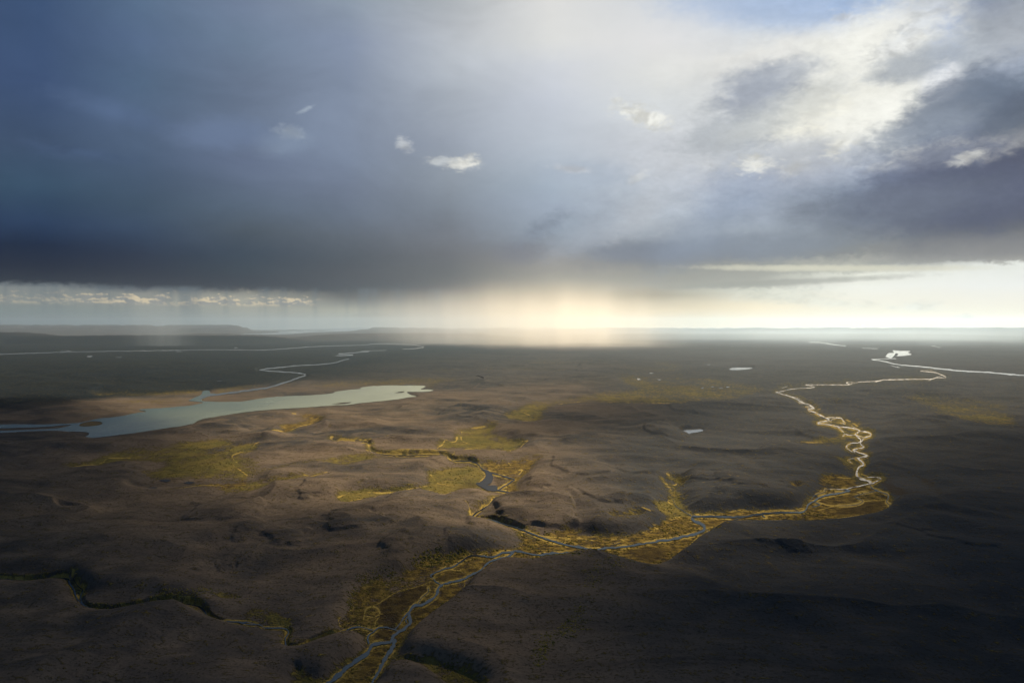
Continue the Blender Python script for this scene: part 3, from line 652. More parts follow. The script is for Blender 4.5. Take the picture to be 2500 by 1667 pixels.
def link(o, parent=None, **k):
    S.collection.objects.link(o)
    if parent: o.parent = parent
    for a, b in k.items(): o[a] = b
    return o

def mesh_np(name, V, Fq, mat, smooth=True):
    me = bpy.data.meshes.new(name)
    V = np.asarray(V, np.float32); Fq = np.asarray(Fq, np.int32); k = Fq.shape[1]
    me.vertices.add(len(V)); me.vertices.foreach_set('co', V.ravel())
    me.loops.add(Fq.size); me.loops.foreach_set('vertex_index', Fq.ravel())
    me.polygons.add(len(Fq)); me.polygons.foreach_set('loop_start', np.arange(0, Fq.size, k, dtype=np.int32))
    me.polygons.foreach_set('loop_total', np.full(len(Fq), k, np.int32))
    me.polygons.foreach_set('use_smooth', np.full(len(Fq), smooth))
    me.update(calc_edges=True); me.materials.append(mat)
    return bpy.data.objects.new(name, me)

def new_mat(name):
    m = bpy.data.materials.new(name); m.use_nodes = True; m.node_tree.nodes.clear()
    return m, NT(m.node_tree)

# ------------------------------------------------------------------ relief
def height(x, y, X, Y, flat):
    d = np.hypot(x, y)
    wx_ = x + 220 * fbm(x / 900, y / 900, 2, 5); wy_ = y + 220 * fbm(x / 900, y / 900, 2, 9)
    n1 = fbm(wx_ / 1500, wy_ / 1500, 2, 1)
    n2 = fbm(wx_ / 620, wy_ / 620, 3, 2, .45)
    dune = (1 - np.abs(fbm(wx_ / 900, wy_ / 900, 3, 3, .4))) ** 3
    n3 = fbm(x / 150, y / 150, 3, 4)
    n4 = fbm(wx_ / 310, wy_ / 310, 2, 14)
    h = 22 * (n1 + .75) + 34 * n2 + 33 * dune + 18 * n4 + 5.5 * n3
    near = np.clip((26000 - d) / 16000, 0, 1)
    far = 50 * (fbm(x / 6000, y / 9000, 4, 12) + .35)
    h = h * (.35 + .65 * near) + far * (1 - near) * .9
    h = np.maximum(h, 0) + 1.0
    return h * (1 - flat)

def hill(x, y, cx, cy, rx, ry, h, rot=0, sd=0, sharp=2.0):
    c, s_ = math.cos(R(rot)), math.sin(R(rot))
    u = ((x - cx) * c + (y - cy) * s_) / rx; v = (-(x - cx) * s_ + (y - cy) * c) / ry
    r = np.abs(u) ** sharp + v * v + .35 * fbm(x / rx * 1.8, y / rx * 1.8, 3, sd)
    t = np.clip(1.15 - r, 0, 1)
    return h * t * t * (3 - 2 * t)

# ------------------------------------------------------------------ ground
t_in = np.linspace(-.66, .66, 1500)
t_side = .66 + (np.linspace(0, 1, 60)[1:]) ** 1.5 * 1.0
tt = np.concatenate([-t_side[::-1], t_in, t_side])
dep = np.linspace(1700 - Y_EYE, 12.3, 900)
yr = CAM_H * F_PX / dep
yr = np.concatenate([np.linspace(-3000, yr[0], 60)[:-1], yr])
TT, YY = np.meshgrid(tt, yr)
XX = TT * (np.maximum(YY, 0) + 2000 + np.maximum(-YY, 0) * 0)
XP, YP = proj(XX, YY, 0.0)
front = YY > 500
fl = np.where(front, samp(m_flat, XP, YP), 0).astype(np.float32)
ZZ = height(XX, YY, XP, YP, fl)
# steep sided knolls whose lee flanks lie in shade: (photo x, y, radius x m, radius y m, height m, rotation)
def knoll(x, y, cx, cy, rx, ry, h, rot, sd):
    c, s_ = math.cos(R(rot)), math.sin(R(rot))
    u = ((x - cx) * c + (y - cy) * s_) / rx; v = (-(x - cx) * s_ + (y - cy) * c) / ry
    r = np.sqrt(u * u + v * v) + .42 * fbm(x / (rx * .8), y / (ry * .5), 3, sd) 
    t = np.clip((1 - r) * min(rx, ry) / 34.0, 0, 1); w = np.clip(1 - r * .75, 0, 1)
    return .8 * h * t * t * (3 - 2 * t) * (.45 + .55 * w)
KN = [(965,1355,75,230,26,0),(1300,1246,210,480,42,8),(1170,1283,70,170,20,0),(972,1222,80,220,20,0),(572,1378,65,230,22,-30),(1852,1338,70,120,10,0),(1935,1352,70,100,9,20),
      (2218,1298,130,140,11,25),(1902,1104,140,260,22,15),(1664,1004,160,500,28,0),(1760,1222,60,200,20,-25),(610,1325,80,150,16,0),
      (700,1330,110,200,18,20),(1120,1330,90,160,16,0),(1050,1395,80,140,14,0),(870,1290,160,300,22,15),(1480,1225,140,320,20,0),(1560,1160,160,400,20,10),(1420,1150,200,500,20,0),
      (1330,1185,120,300,16,0),(800,1190,180,350,20,0),(560,1250,220,380,20,15),(1100,1120,180,420,20,0),(720,1050,260,700,22,0),(1150,1010,300,900,24,0),(1800,1190,150,350,18,0),
      (1950,1200,120,300,16,0),(1720,1180,120,280,16,20),(1620,1060,200,600,22,0),(1980,1060,160,500,20,0),(2330,1330,150,200,20,20),(330,1120,240,520,20,0),(1480,900,700,2500,36,0),(1900,900,700,2200,30,0),(2200,960,500,1500,30,0)]
for ki, (px, py, rx_, ry_, hh, ro) in enumerate(KN):
    cx, cy = unproj(px, py)
    ZZ = ZZ + knoll(XX, YY, cx, cy, rx_, ry_, hh, ro, 200 + ki) * (1 - fl)
# far high ground
def place_hill(px, py, wx_px, depth, h, rot=0, sd=31, sharp=2):
    global ZZ
    cx, cy = unproj(px, py)
    ZZ = ZZ + hill(XX, YY, cx, cy, wx_px * cy / F_PX, depth, h, rot, sd, sharp) * (1 - fl * .9)
place_hill(300, 835, 460, 7000, 330, -2, 31, 4)
place_hill(-300, 833, 420, 7000, 380, 0, 33, 4)
place_hill(1000, 826, 280, 9000, 260, 0, 35, 3)
place_hill(1480, 843, 130, 2500, 60, 0, 36)
place_hill(1900, 822, 600, 12000, 200, 0, 37, 3)
ZZ = ZZ - samp(m_bank, XP, YP) * front * np.clip(1.6, 0, 2)
rg = 1 - np.abs(fbm(XX / 9000, YY / 16000, 4, 41))
leftness = np.clip((-XX / np.maximum(YY, 1) - .02) / .25, 0, 1)
ZZ = ZZ + (1 - .96 * fl) * np.clip((YY - 85000) / 40000, 0, 1) * ((520 + 560 * leftness) * rg ** 1.6 + 120 * fbm(XX / 30000, YY / 40000, 2, 44))
ZZ = np.where(YY > 80000, np.minimum(ZZ, 900 + .1 * ZZ), ZZ)
ZZ = ZZ + np.clip((YY - 55000) / 9000, 0, 1) * np.clip((75000 - YY) / 6000, 0, 1) * leftness * 330 * np.clip(fbm(XX / 7000, YY / 9000, 4, 47) + .35, 0, 1)
nr, nc = XX.shape
V = np.stack([XX, YY, ZZ], -1).reshape(-1, 3)
idx = np.arange(nr * nc, dtype=np.int32).reshape(nr, nc)
Fq = np.stack([idx[:-1, :-1], idx[:-1, 1:], idx[1:, 1:], idx[1:, :-1]], -1).reshape(-1, 4)

gm, G = new_mat('volcanic_sand_and_moss')
geo = G.n.new('ShaderNodeNewGeometry'); pos = geo.outputs['Position']
def att(n):
    a = G.n.new('ShaderNodeAttribute'); a.attribute_name = n; return a.outputs['Fac']
aE = att('belt')
aM, aG, aB, aW, aShade, aR = att('moss'), att('gold'), att('bog'), att('bank'), att('dark'), att('brown')
nL = G.noise(G.map(pos, scale=(1/1700, 1/1700, 0)), 1, 5, .6, .3)
nM = G.noise(G.map(pos, scale=(1/240, 1/240, 0), loc=(5, 3, 0)), 1, 6, .6, .4)
nS = G.noise(G.map(pos, scale=(1/42, 1/42, 0), loc=(2, 8, 0)), 1, 5, .62)
nF = G.noise(G.map(pos, scale=(1/11, 1/11, 0), loc=(9, 1, 0)), 1, 4, .65)
nStr = G.noise(G.map(pos, rot=(0, 0, R(24)), scale=(1/900, 1/160, 0), loc=(1, 4, 0)), 1, 6, .6, .5)
brn = G.mix(aR, (0.074, 0.080, 0.087, 1), (0.225, 0.172, 0.122, 1))
base = G.mix(G.ss(nL, .34, .64), (0.060, 0.064, 0.070, 1), brn)
nShade = G.noise(G.map(pos, scale=(1/7500, 1/11000, 0), loc=(3, 6, 0)), 1, 5, .6, .4)
base = G.mix(G.ss(nShade, .50, .62, 0, .3), base, (0.040, 0.048, 0.044, 1))  # broad dark patches paint cloud shadow bands into the sand colour
base = G.mix(G.ss(nM, .42, .68, 0, .6), base, G.mix(aR, (0.095, 0.092, 0.090, 1), (0.25, 0.197, 0.145, 1)))
base = G.mix(G.ss(nStr, .5, .72, 0, .5), base, (0.045, 0.045, 0.048, 1))
base = G.mix(G.ss(nS, .48, .70, 0, .45), base, (0.13, 0.112, 0.092, 1))
base = G.mix(G.ss(nF, .50, .66, 0, .5), base, (0.040, 0.036, 0.033, 1))
nT = G.noise(G.map(pos, scale=(1/26, 1/26, 0), loc=(4, 4, 0)), 1, 3, .5)
base = G.mix(G.ss(nT, .62, .70, 0, .55), base, (0.030, 0.032, 0.026, 1))
base = G.mix(G.m('MULTIPLY', aShade, .95), base, G.mix(nL, (0.012, 0.022, 0.038, 1), (0.028, 0.036, 0.034, 1)))  # storm cloud shade painted into the far-left ground colour
# bog
bogc = G.mix(nF, (0.042, 0.032, 0.020, 1), (0.105, 0.078, 0.042, 1))
# moss
mk = G.m('ADD', aM, G.m('MULTIPLY', G.m('SUBTRACT', G.m('ADD', G.m('MULTIPLY', nS, .6), G.m('MULTIPLY', nF, .6)), .6), 3.2))
mk = G.ss(mk, .12, .60)
mcol = G.mix(G.ss(nM, .38, .62), (0.118, 0.120, 0.045, 1), (0.265, 0.210, 0.062, 1))
mcol = G.mix(G.ss(nF, .40, .62), mcol, G.mix(nS, (0.036, 0.038, 0.018, 1), (0.36, 0.28, 0.07, 1)))
bcol = G.mix(G.ss(nS, .36, .66), (0.075, 0.052, 0.024, 1), (0.38, 0.265, 0.06, 1))
bcol = G.mix(G.ss(nF, .50, .68), bcol, (0.045, 0.034, 0.018, 1))
mcol = G.mix(G.ss(G.m('ADD', aE, G.m('MULTIPLY', G.m('SUBTRACT', nM, .5), 1.2)), .35, .75, 0, .9), mcol, bcol)
base = G.mix(G.m('MULTIPLY', mk, .92), base, mcol)
bk = G.ss(G.m('ADD', aB, G.m('MULTIPLY', G.m('SUBTRACT', nS, .5), 1.2)),   .30, .85, 0, .7)
base = G.mix(bk, base, bogc)
gk = G.ss(G.m('ADD', aG, G.m('MULTIPLY', G.m('SUBTRACT', nS, .5), 1.5)), .35, .75, 0, .95)
base = G.mix(gk, base, G.mix(nF, (0.32, 0.22, 0.05, 1), (0.66, 0.50, 0.15, 1)))
bmp = G.n.new('ShaderNodeBump'); bmp.inputs['Strength'].default_value = 1.0; bmp.inputs['Distance'].default_value = 1.0
rough_h = G.m('ADD', G.m('MULTIPLY', nS, G.m('ADD', 6.0, G.m('MULTIPLY', mk, 5.0))), G.m('MULTIPLY', nF, G.m('ADD', 1.6, G.m('MULTIPLY', mk, 3.2))))
G.put(bmp.inputs['Height'], rough_h)
pb = G.n.new('ShaderNodeBsdfPrincipled'); G.put(pb.inputs['Base Color'], base); pb.inputs['Roughness'].default_value = .95
pb.inputs['Specular IOR Level'].default_value = 0.0
G.l.new(bmp.outputs[0], pb.inputs['Normal'])
o_ = G.n.new('ShaderNodeOutputMaterial'); G.l.new(pb.outputs[0], o_.inputs[0])
ground = mesh_np('ground', V, Fq, gm)
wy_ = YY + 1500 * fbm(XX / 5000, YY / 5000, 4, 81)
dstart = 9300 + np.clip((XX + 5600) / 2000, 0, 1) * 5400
cloud_shade = np.clip((wy_ - dstart) / 1300, 0, 1) * np.clip((-(XX + 1500 * fbm(XX / 6000, YY / 9000, 4, 83)) + .14 * YY - 2200) / 4500, 0, 1) * np.clip((60000 - YY) / 12000, 0, 1)  # mask of the painted storm shadow on the far-left plain
for n, a in (('moss', samp(m_moss, XP, YP) * front * np.clip(.85 + .6 * fbm(XX / 55, YY / 130, 3, 50) + .5 * fbm(XX / 160, YY / 420, 4, 51) + .55 * fbm(XX / 600, YY / 1800, 4, 53) * np.clip(YY / 9000, .3, 1.6), 0, 1.3) * (1 - .62 * np.clip((YY - 8000) / 5000, 0, 1))), ('gold', samp(m_gold, XP, YP) * front * np.clip(.74 + 1.5 * fbm(XX / 70, YY / 170, 4, 61), .0, 1.15) * (1 - .6 * np.clip((YY - 8000) / 5000, 0, 1))), ('bog', samp(m_bog, XP, YP) * front * np.clip(.8 + .8 * fbm(XX / 140, YY / 350, 4, 57), 0, 1.1)), ('bank', samp(m_bank, XP, YP) * front), ('dark', cloud_shade), ('belt', samp(m_belt, XP, YP) * front), ('brown', np.clip(.6 + 1.2 * fbm(XX / 2500, YY / 4000, 3, 88) - (XX - .09 * YY) / 1400, 0, 1) * (1 - .85 * np.clip((YY - 8500) / 8000, 0, 1)))):
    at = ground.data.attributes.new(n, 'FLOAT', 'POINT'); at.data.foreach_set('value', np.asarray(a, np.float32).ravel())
link(ground, kind='structure')

# ------------------------------------------------------------------ water
def water_mat(name, col, rough, spec=.5, bump=.25, clear=None, patchy=False, mirror=0):
    m, N = new_mat(name)
    g = N.n.new('ShaderNodeNewGeometry')
    n1 = N.noise(N.map(g.outputs['Position'], scale=(1/70, 1/30, 0)), 1, 5, .6)
    b = N.n.new('ShaderNodeBump'); b.inputs['Strength'].default_value = bump; b.inputs['Distance'].default_value = 1.0
    N.put(b.inputs['Height'], N.m('MULTIPLY', n1, 3.0))
    p = N.n.new('ShaderNodeBsdfPrincipled')
    n2 = N.noise(N.map(g.outputs['Position'], scale=(1/900, 1/2500, 0)), 1, 3, .5)
    c2 = tuple(v * .8 for v in col[:3]) + (1,)
    cw = N.mix(N.ss(n2, .35, .65), col, c2)
    if clear:      # darker second tone blended in towards the left end
        xx = N.sep(g.outputs['Position'])[0]
        cw = N.mix(N.ss(N.m('ADD', xx, N.m('MULTIPLY', N.m('SUBTRACT', n2, .5), 2500)), -1800, -4600), cw, clear)
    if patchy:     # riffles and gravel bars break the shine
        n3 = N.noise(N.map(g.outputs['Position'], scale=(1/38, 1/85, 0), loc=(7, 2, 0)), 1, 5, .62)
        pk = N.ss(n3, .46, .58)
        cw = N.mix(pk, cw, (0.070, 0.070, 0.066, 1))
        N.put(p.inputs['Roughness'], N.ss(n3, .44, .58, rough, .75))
    N.put(p.inputs['Base Color'], cw)
    if not patchy: p.inputs['Roughness'].default_value = rough
    p.inputs['IOR'].default_value = 1.333
    p.inputs['Specular IOR Level'].default_value = spec
    N.l.new(b.outputs[0], p.inputs['Normal'])
    o = N.n.new('ShaderNodeOutputMaterial')
    if mirror:
        gl = N.n.new('ShaderNodeBsdfGlossy'); gl.inputs['Roughness'].default_value = rough; gl.inputs['Color'].default_value = (.8, .92, 1, 1)
        df = N.n.new('ShaderNodeBsdfDiffuse'); N.put(df.inputs['Color'], cw); N.l.new(b.outputs[0], gl.inputs['Normal'])
        mx = N.n.new('ShaderNodeMixShader'); mx.inputs[0].default_value = mirror
        N.l.new(df.outputs[0], mx.inputs[1]); N.l.new(gl.outputs[0], mx.inputs[2]); N.l.new(mx.outputs[0], o.inputs[0])
    else: N.l.new(p.outputs[0], o.inputs[0])
    return m
M_river = water_mat('river_water', (0.028, 0.038, 0.052, 1), .14, .1, .05, mirror=.10)
M_pool = water_mat('peaty_pool_water', (0.050, 0.047, 0.045, 1), .14, .1, .05, mirror=.08)
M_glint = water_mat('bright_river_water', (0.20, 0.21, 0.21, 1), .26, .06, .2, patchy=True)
M_lake = water_mat('silty_lake_water', (0.43, 0.47, 0.30, 1), .2, .25, .12, (0.10, 0.145, 0.11, 1))
M_pale = water_mat('silty_river_water', (0.15, 0.165, 0.165, 1), .12, .22, .1)

def zup(Y):
    d = CAM_H * F_PX / np.maximum(np.asarray(Y, float) - Y_EYE, 4)
    return .15 + np.clip(d - 2500, 0, None) * 2.2e-4

strand_no = 0
groups = {}
for si, (rid, pts, w) in enumerate(RIV):
    C = catmull(pts, 2.2)
    n = len(C)
    if n < 2: continue
    tan = np.gradient(C, axis=0); L = np.hypot(tan[:, 0], tan[:, 1])[:, None]; tan = tan / np.maximum(L, 1e-6)
    nor = np.stack([-tan[:, 1], tan[:, 0]], 1)
    ww = np.interp(np.linspace(0, 1, n), [0, 1], w)
    ww = ww * (.46 if rid == 'braided_river' else .75)
    wig = min(1.0, ww.mean() / 4)
    C = C + nor * (nz1(n, 5, si)[:, None] * .8 * wig)
    vr = .8 if rid == 'braided_river' else .5
    wa = ww / 2 * (1 + vr * nz1(n, 4, si + 100)); wb = ww / 2 * (1 + vr * nz1(n, 3, si + 200))
    end = np.clip(np.minimum(np.arange(n), np.arange(n)[::-1]) / 2.0, .35, 1)
    A = C + nor * (wa * end)[:, None]; B = C - nor * (wb * end)[:, None]
    zz = zup(C[:, 1]) + .03 * (si % 37)
    xa, ya = unproj(A[:, 0], A[:, 1]); xb, yb = unproj(B[:, 0], B[:, 1])
    g = groups.setdefault(rid, [[], [], 0])
    g[0].append(np.stack([xa, ya, zz], 1)); g[0].append(np.stack([xb, yb, zz], 1))
    o = g[2]; i = np.arange(n - 1)
    g[1].append(np.stack([o + i, o + n + i, o + n + i + 1, o + i + 1], 1))
    g[2] += 2 * n
WN = {'lake_river': ('river', 'pale meandering river winding into the left lake', M_pale), 'far_river': ('river', 'thin pale river running under the dark hill at far left', M_pale),
      'wide_river': ('river', 'wide pale river leaving the frame at far right', M_pale), 'far_channel': ('river', 'faint far channels in haze at right', M_pale),
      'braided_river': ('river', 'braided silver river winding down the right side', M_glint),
      'main_river': ('river', 'slate blue river from the right bend through the foreground', M_river), 'side_stream': ('stream', 'dark winding stream across the lower left', M_river),
      'tributary': ('stream', 'tributary from the middle moor to the main river', M_river), 'moor_stream': ('stream', 'small stream joining the main river at its confluence', M_river)}
def flipped_up(V, F):
    a, b, c = V[F[:, 0]], V[F[:, 1]], V[F[:, 2]]
    nz = np.cross(b - a, c - a)[:, 2]
    F = F.copy(); F[nz < 0] = F[nz < 0][:, ::-1]
    return F
for rid, (vs, fs, _) in groups.items():
    nm, lb, mt = WN[rid]
    V_ = np.vstack(vs); F_ = flipped_up(V_, np.vstack(fs))
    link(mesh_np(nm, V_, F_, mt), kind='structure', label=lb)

def rough_ring(pts, amp, step=3.0, seed=0):
    P = list(pts) + [pts[0]]
    C = catmull(P, step)[:-1]
    n = len(C)
    tan = np.gradient(C, axis=0); L = np.hypot(tan[:, 0], tan[:, 1])[:, None]; tan /= np.maximum(L, 1e-6)
    return C + np.stack([-tan[:, 1], tan[:, 0]], 1) * (nz1(n, 3, seed) * amp)[:, None]

def sheet(name, outer, holes, mat, zadd=0.0, amp=.5, step=4.0, **props):
    rings = [rough_ring(outer, amp, step, 1)] + [rough_ring(h, amp * .6, step, 2 + i) for i, h in enumerate(holes)]
    polys = []; V = []
    zc = float(np.mean(zup(rings[0][:, 1]))) + zadd
    for r in rings:
        x, y = unproj(r[:, 0], r[:, 1])
        polys.append([Vector((a, b, 0)) for a, b in zip(x, y)]); V += [(a, b, zc) for a, b in zip(x, y)]
    tris = tessellate_polygon(polys)
    V = np.array(V); Ft = flipped_up(V, np.array(tris, np.int32))
    return link(mesh_np(name, V, Ft, mat, False), **props)
sheet('lake', LAKE, ISLES, M_lake, .3, .5, 4.0, kind='structure', label='long pale green glacial lake on the left')
for i, (nm, lb, p) in enumerate(PONDS):
    sheet(nm, p, [], M_pool if 2 <= i <= 2 or 4 <= i <= 7 else M_pale, 1.0 + .1 * i, .15 if i in (1, 3, 8, 9) else .4, 2.0, kind='structure', label=lb)
# shining flecks: bog pools far away, too many to tell apart
vs, fs = [], []
rr = random.Random(5)
for fi, (px, py) in enumerate(FLECKS):
    for k in range(rr.randint(1, 3)):
        cx = px + rr.uniform(-9, 9) * (k > 0); cy = py + rr.uniform(-1.5, 1.5) * (k > 0)
        rxp = rr.uniform(2.6, 8) * (.55 if px > 1200 else 1) * (1 if k else 1.4); ryp = rr.uniform(.5, .95) * (.6 if px > 1200 else 1) * (1.3 if py > 870 else 1)
        m_ = 12; o = sum(len(v) for v in vs)
        ring = []
        for j in range(m_):
            a = 2 * math.pi * j / m_; q = rr.uniform(.55, 1.15)
            ring.append((cx + rxp * q * math.cos(a), cy + ryp * q * math.sin(a)))
        x, y = unproj([p[0] for p in ring], [p[1] for p in ring])
        vs.append(np.stack([x, y, np.full(m_, float(zup(cy)) + 2 + .05 * fi)], 1))
        fs += [(o, o + j, o + j + 1) for j in range(1, m_ - 1)]
V_ = np.vstack(vs)
link(mesh_np('bog_pools', V_, flipped_up(V_, np.array(fs)), M_pale, False), kind='stuff', label='tiny bright bog pools scattered over the far plains')

def embankment():
    c = ZB([(905,703),(935,707),(965,715),(978,724),(960,742),(925,775),(872,806)])
    C = catmull(c, 3.0); x, y = unproj(C[:, 0], C[:, 1]); n = len(C)
    tx_ = np.gradient(x); ty_ = np.gradient(y); L = np.hypot(tx_, ty_); nx, ny = -ty_ / L, tx_ / L
    prof = [(-48, -6), (-22, 10), (-6, 24), (6, 24), (22, 10), (48, -6)]
    taper = np.clip(np.minimum(np.arange(n), np.arange(n)[::-1]) / 4, .1, 1)
    V = np.concatenate([np.stack([x + nx * a, y + ny * a, 6 + b * taper * (1 + .2 * nz1(n, 3, 91))], 1) for a, b in prof])
    k = len(prof); F = []
    for j in range(k - 1):
        for i in range(n - 1): F.append((j * n + i, (j + 1) * n + i, (j + 1) * n + i + 1, j * n + i + 1))
    for i in range(n - 1): F.append((i, i + 1, (k - 1) * n + i + 1, (k - 1) * n + i))
    m, N = new_mat('dark_gravel')
    g = N.n.new('ShaderNodeNewGeometry'); nn = N.noise(N.map(g.outputs['Position'], scale=(1/30, 1/30, 1/30)), 1, 4, .6)
    p = N.n.new('ShaderNodeBsdfPrincipled'); N.put(p.inputs['Base Color'], N.mix(nn, (.05, .047, .045, 1), (.12, .10, .085, 1))); p.inputs['Roughness'].default_value = .95; p.inputs['Specular IOR Level'].default_value = 0
    o = N.n.new('ShaderNodeOutputMaterial'); N.l.new(p.outputs[0], o.inputs[0])
    link(mesh_np('gravel_embankment', V, np.array(F), m, False), label='straight dark gravel embankment on the plain right of the pale lake', category='embankment')
embankment()

# ------------------------------------------------------------------ willow scrub and moss hummocks (uncountable)
def scrub():
    rg_ = np.random.default_rng(11)
    N_ = 60000
    px = rg_.uniform(110, 2400, N_ * 6); py = rg_.uniform(1080, 1720, N_ * 6)
    band = np.zeros_like(m_lake)
    stroke(band, ZH([(2200,390),(2100,470),(2050,560),(2010,680),(1930,790),(1840,860),(1700,950),(1660,1060)]), 34, 18, 14, .35)
    stroke(band, ZH([(1480,260),(1600,290),(1800,300),(2000,300),(2200,320),(2352,335)]), 14, 10, 8, .5)
    stroke(band, ZI([(0,290),(80,280),(160,262)]), 10, 6, 6, .4)
    stroke(band, ZH([(330,560),(360,480),(470,420),(620,390),(760,330),(850,290),(1000,250),(1120,232)]), 26, 12, 8, 1.0)
    stroke(band, ZG([(900,545),(1060,550),(1330,510),(1600,620),(1780,720)]), 10, 14, 8, .5)
    dens = np.maximum(samp(m_moss, px, py) * .30, samp(band, px, py))
    x, y = unproj(px, py)
    dens = dens * np.clip(.55 + 1.6 * fbm(x / 90, y / 90, 3, 71), 0, 1) * (samp(m_water, px, py) < .02) * (samp(m_bog, px, py) < .5)
    dens = dens * (1400.0 / np.maximum(py, 1)) ** 0
    sel = rg_.uniform(0, 1, len(px)) < dens
    x, y, px, py = x[sel][:N_], y[sel][:N_], px[sel][:N_], py[sel][:N_]
    z = height(x, y, px, py, samp(m_flat, px, py)) - .8
    n = len(x); r = rg_.uniform(1.5, 4.2, n) * (1 + .5 * (y > 3500)); h = r * rg_.uniform(.5, .85, n)
    k = 6; a0 = rg_.uniform(0, 6.28, n)
    V = np.zeros((n, 2 * k + 1, 3))
    for j in range(k):
        a = a0 + 2 * math.pi * j / k; q = r * rg_.uniform(.75, 1.25, n)
        V[:, j] = np.stack([x + q * np.cos(a), y + q * np.sin(a), z - .8], -1)
        q2 = q * rg_.uniform(.55, .8, n)
        V[:, k + j] = np.stack([x + q2 * np.cos(a), y + q2 * np.sin(a), z + h * rg_.uniform(.55, .85, n)], -1)
    V[:, 2 * k] = np.stack([x, y, z + h], -1)
    F = []
    for j in range(k):
        j2 = (j + 1) % k
        F += [(j, j2, k + j2), (j, k + j2, k + j), (k + j, k + j2, 2 * k)]
    F = (np.array(F)[None] + (np.arange(n) * (2 * k + 1))[:, None, None]).reshape(-1, 3)
    m, N = new_mat('scrub_leaves')
    g = N.n.new('ShaderNodeNewGeometry')
    nz = N.noise(N.map(g.outputs['Position'], scale=(1/25, 1/25, 1/25)), 1, 3, .6)
    c = N.mix(N.ss(nz, .38, .62), (0.10, 0.105, 0.03, 1), (0.38, 0.29, 0.06, 1))
    p = N.n.new('ShaderNodeBsdfPrincipled'); N.put(p.inputs['Base Color'], c); p.inputs['Roughness'].default_value = .9; p.inputs['Specular IOR Level'].default_value = 0
    o = N.n.new('ShaderNodeOutputMaterial'); N.l.new(p.outputs[0], o.inputs[0])
    link(mesh_np('scrub', V.reshape(-1, 3), F, m, False), kind='stuff', label='low olive scrub and moss hummocks along the rivers')
    print('scrub', n)
scrub()

# ------------------------------------------------------------------ clouds added above the view to shade the land (thick, soft edged)
def cloud_mat(name, col, dens, g=.3):
    m, N = new_mat(name)
    p = N.n.new('ShaderNodeVolumePrincipled'); p.inputs['Color'].default_value = col
    p.inputs['Density'].default_value = dens; p.inputs['Anisotropy'].default_value = g
    o = N.n.new('ShaderNodeOutputMaterial'); N.l.new(p.outputs[0], o.inputs['Volume'])
    return m
def in_poly(gx, gy, P):
    ins = np.zeros(gx.shape, bool)
    for i in range(len(P)):
        xa, ya = P[i]; xb, yb = P[(i + 1) % len(P)]
        if ya == yb: continue
        ins ^= ((ya > gy) != (yb > gy)) & (gx < (xb - xa) * (gy - ya) / (yb - ya) + xa)
    return ins.astype(np.float32)
def cloud(name, foot, H, Tk, soft, mat, n=150, sd=1, lump=.5, shift=True, low=.25, rag=0, **props):
    """a cloud of base height H whose shade falls on the ground polygon foot (metres)"""
    P = np.array(foot, float)
    if shift:
        L = (H + Tk * .3) / math.tan(R(SUN_EL)); P = P + [L * math.sin(R(SUN_AZ)), L * math.cos(R(SUN_AZ))]
    m = soft * 2.2
    x = np.linspace(P[:, 0].min() - m, P[:, 0].max() + m, n); y = np.linspace(P[:, 1].min() - m, P[:, 1].max() + m, n)
    gx, gy = np.meshgrid(x, y)
    sx = (x[1] - x[0]); sy = (y[1] - y[0])
    wx_ = gx + soft * .8 * fbm(gx / soft / 1.5, gy / soft / 1.5, 3, sd); wy_ = gy + soft * .8 * fbm(gx / soft / 1.5, gy / soft / 1.5, 3, sd + 7)
    mk_ = in_poly(wx_, wy_, P)
    mk_ = blur(mk_, max(1, int(soft / sx / 2)), max(1, int(soft / sy / 2)), 3)
    mk_[0, :] = mk_[-1, :] = 0; mk_[:, 0] = mk_[:, -1] = 0
    t = mk_ * (1 + lump * fbm(gx / soft / 1.2, gy / soft / 1.2, 4, sd + 3))
    keep = mk_ > .01
    top = H + t * Tk * (1 - low) + 1.5
    bot = H - t * Tk * low * (1 + lump * fbm(gx / soft * 1.5, gy / soft * 1.5, 4, sd + 5)) - 1.5
    if rag: bot = bot - np.clip(mk_ * 8, 0, 1) * rag * (1 + fbm(gx / 1400, gy / 1400, 4, sd + 9, .6) * 1.6)
    k = n * n
    V = np.vstack([np.stack([gx, gy, top], -1).reshape(-1, 3), np.stack([gx, gy, bot], -1).reshape(-1, 3)])
    idx = np.arange(k).reshape(n, n)
    kq = keep[:-1, :-1] & keep[1:, :-1] & keep[:-1, 1:] & keep[1:, 1:]
    q = np.stack([idx[:-1, :-1], idx[:-1, 1:], idx[1:, 1:], idx[1:, :-1]], -1)[kq]
    F = [q, q[:, ::-1] + k]
    # close the rim
    from collections import Counter
    E = np.vstack([q[:, [0, 1]], q[:, [1, 2]], q[:, [2, 3]], q[:, [3, 0]]])
    S_ = set(map(tuple, E.tolist()))
    rim = np.array([e for e in S_ if (e[1], e[0]) not in S_])
    F.append(np.stack([rim[:, 1], rim[:, 0], rim[:, 0] + k, rim[:, 1] + k], -1))
    F = np.vstack(F)
    used = np.unique(F); re = np.full(2 * k, -1); re[used] = np.arange(len(used))
    return link(mesh_np(name, V[used], re[F], mat), **props)
def G_(pts): 
    a = np.array(pts, float); x, y = unproj(a[:, 0], a[:, 1]); return list(zip(x, y))
M_high = cloud_mat('dense_shade_vapour', (.6, .66, .75, 1), .0013)
M_thin = cloud_mat('thin_shade_vapour', (.6, .66, .75, 1), .0006)
M_mid = cloud_mat('mid_shade_vapour', (.6, .66, .75, 1), .0007)
cloud('shade_cloud', G_([(1230,1085),(1290,1020),(1450,990),(1620,995),(1740,1025),(1700,1065),(1450,1095)]), 15500, 1200, 900, M_thin, n=80, sd=11,
      kind='structure', label='small cloud added above the view to shade the middle of the plain')
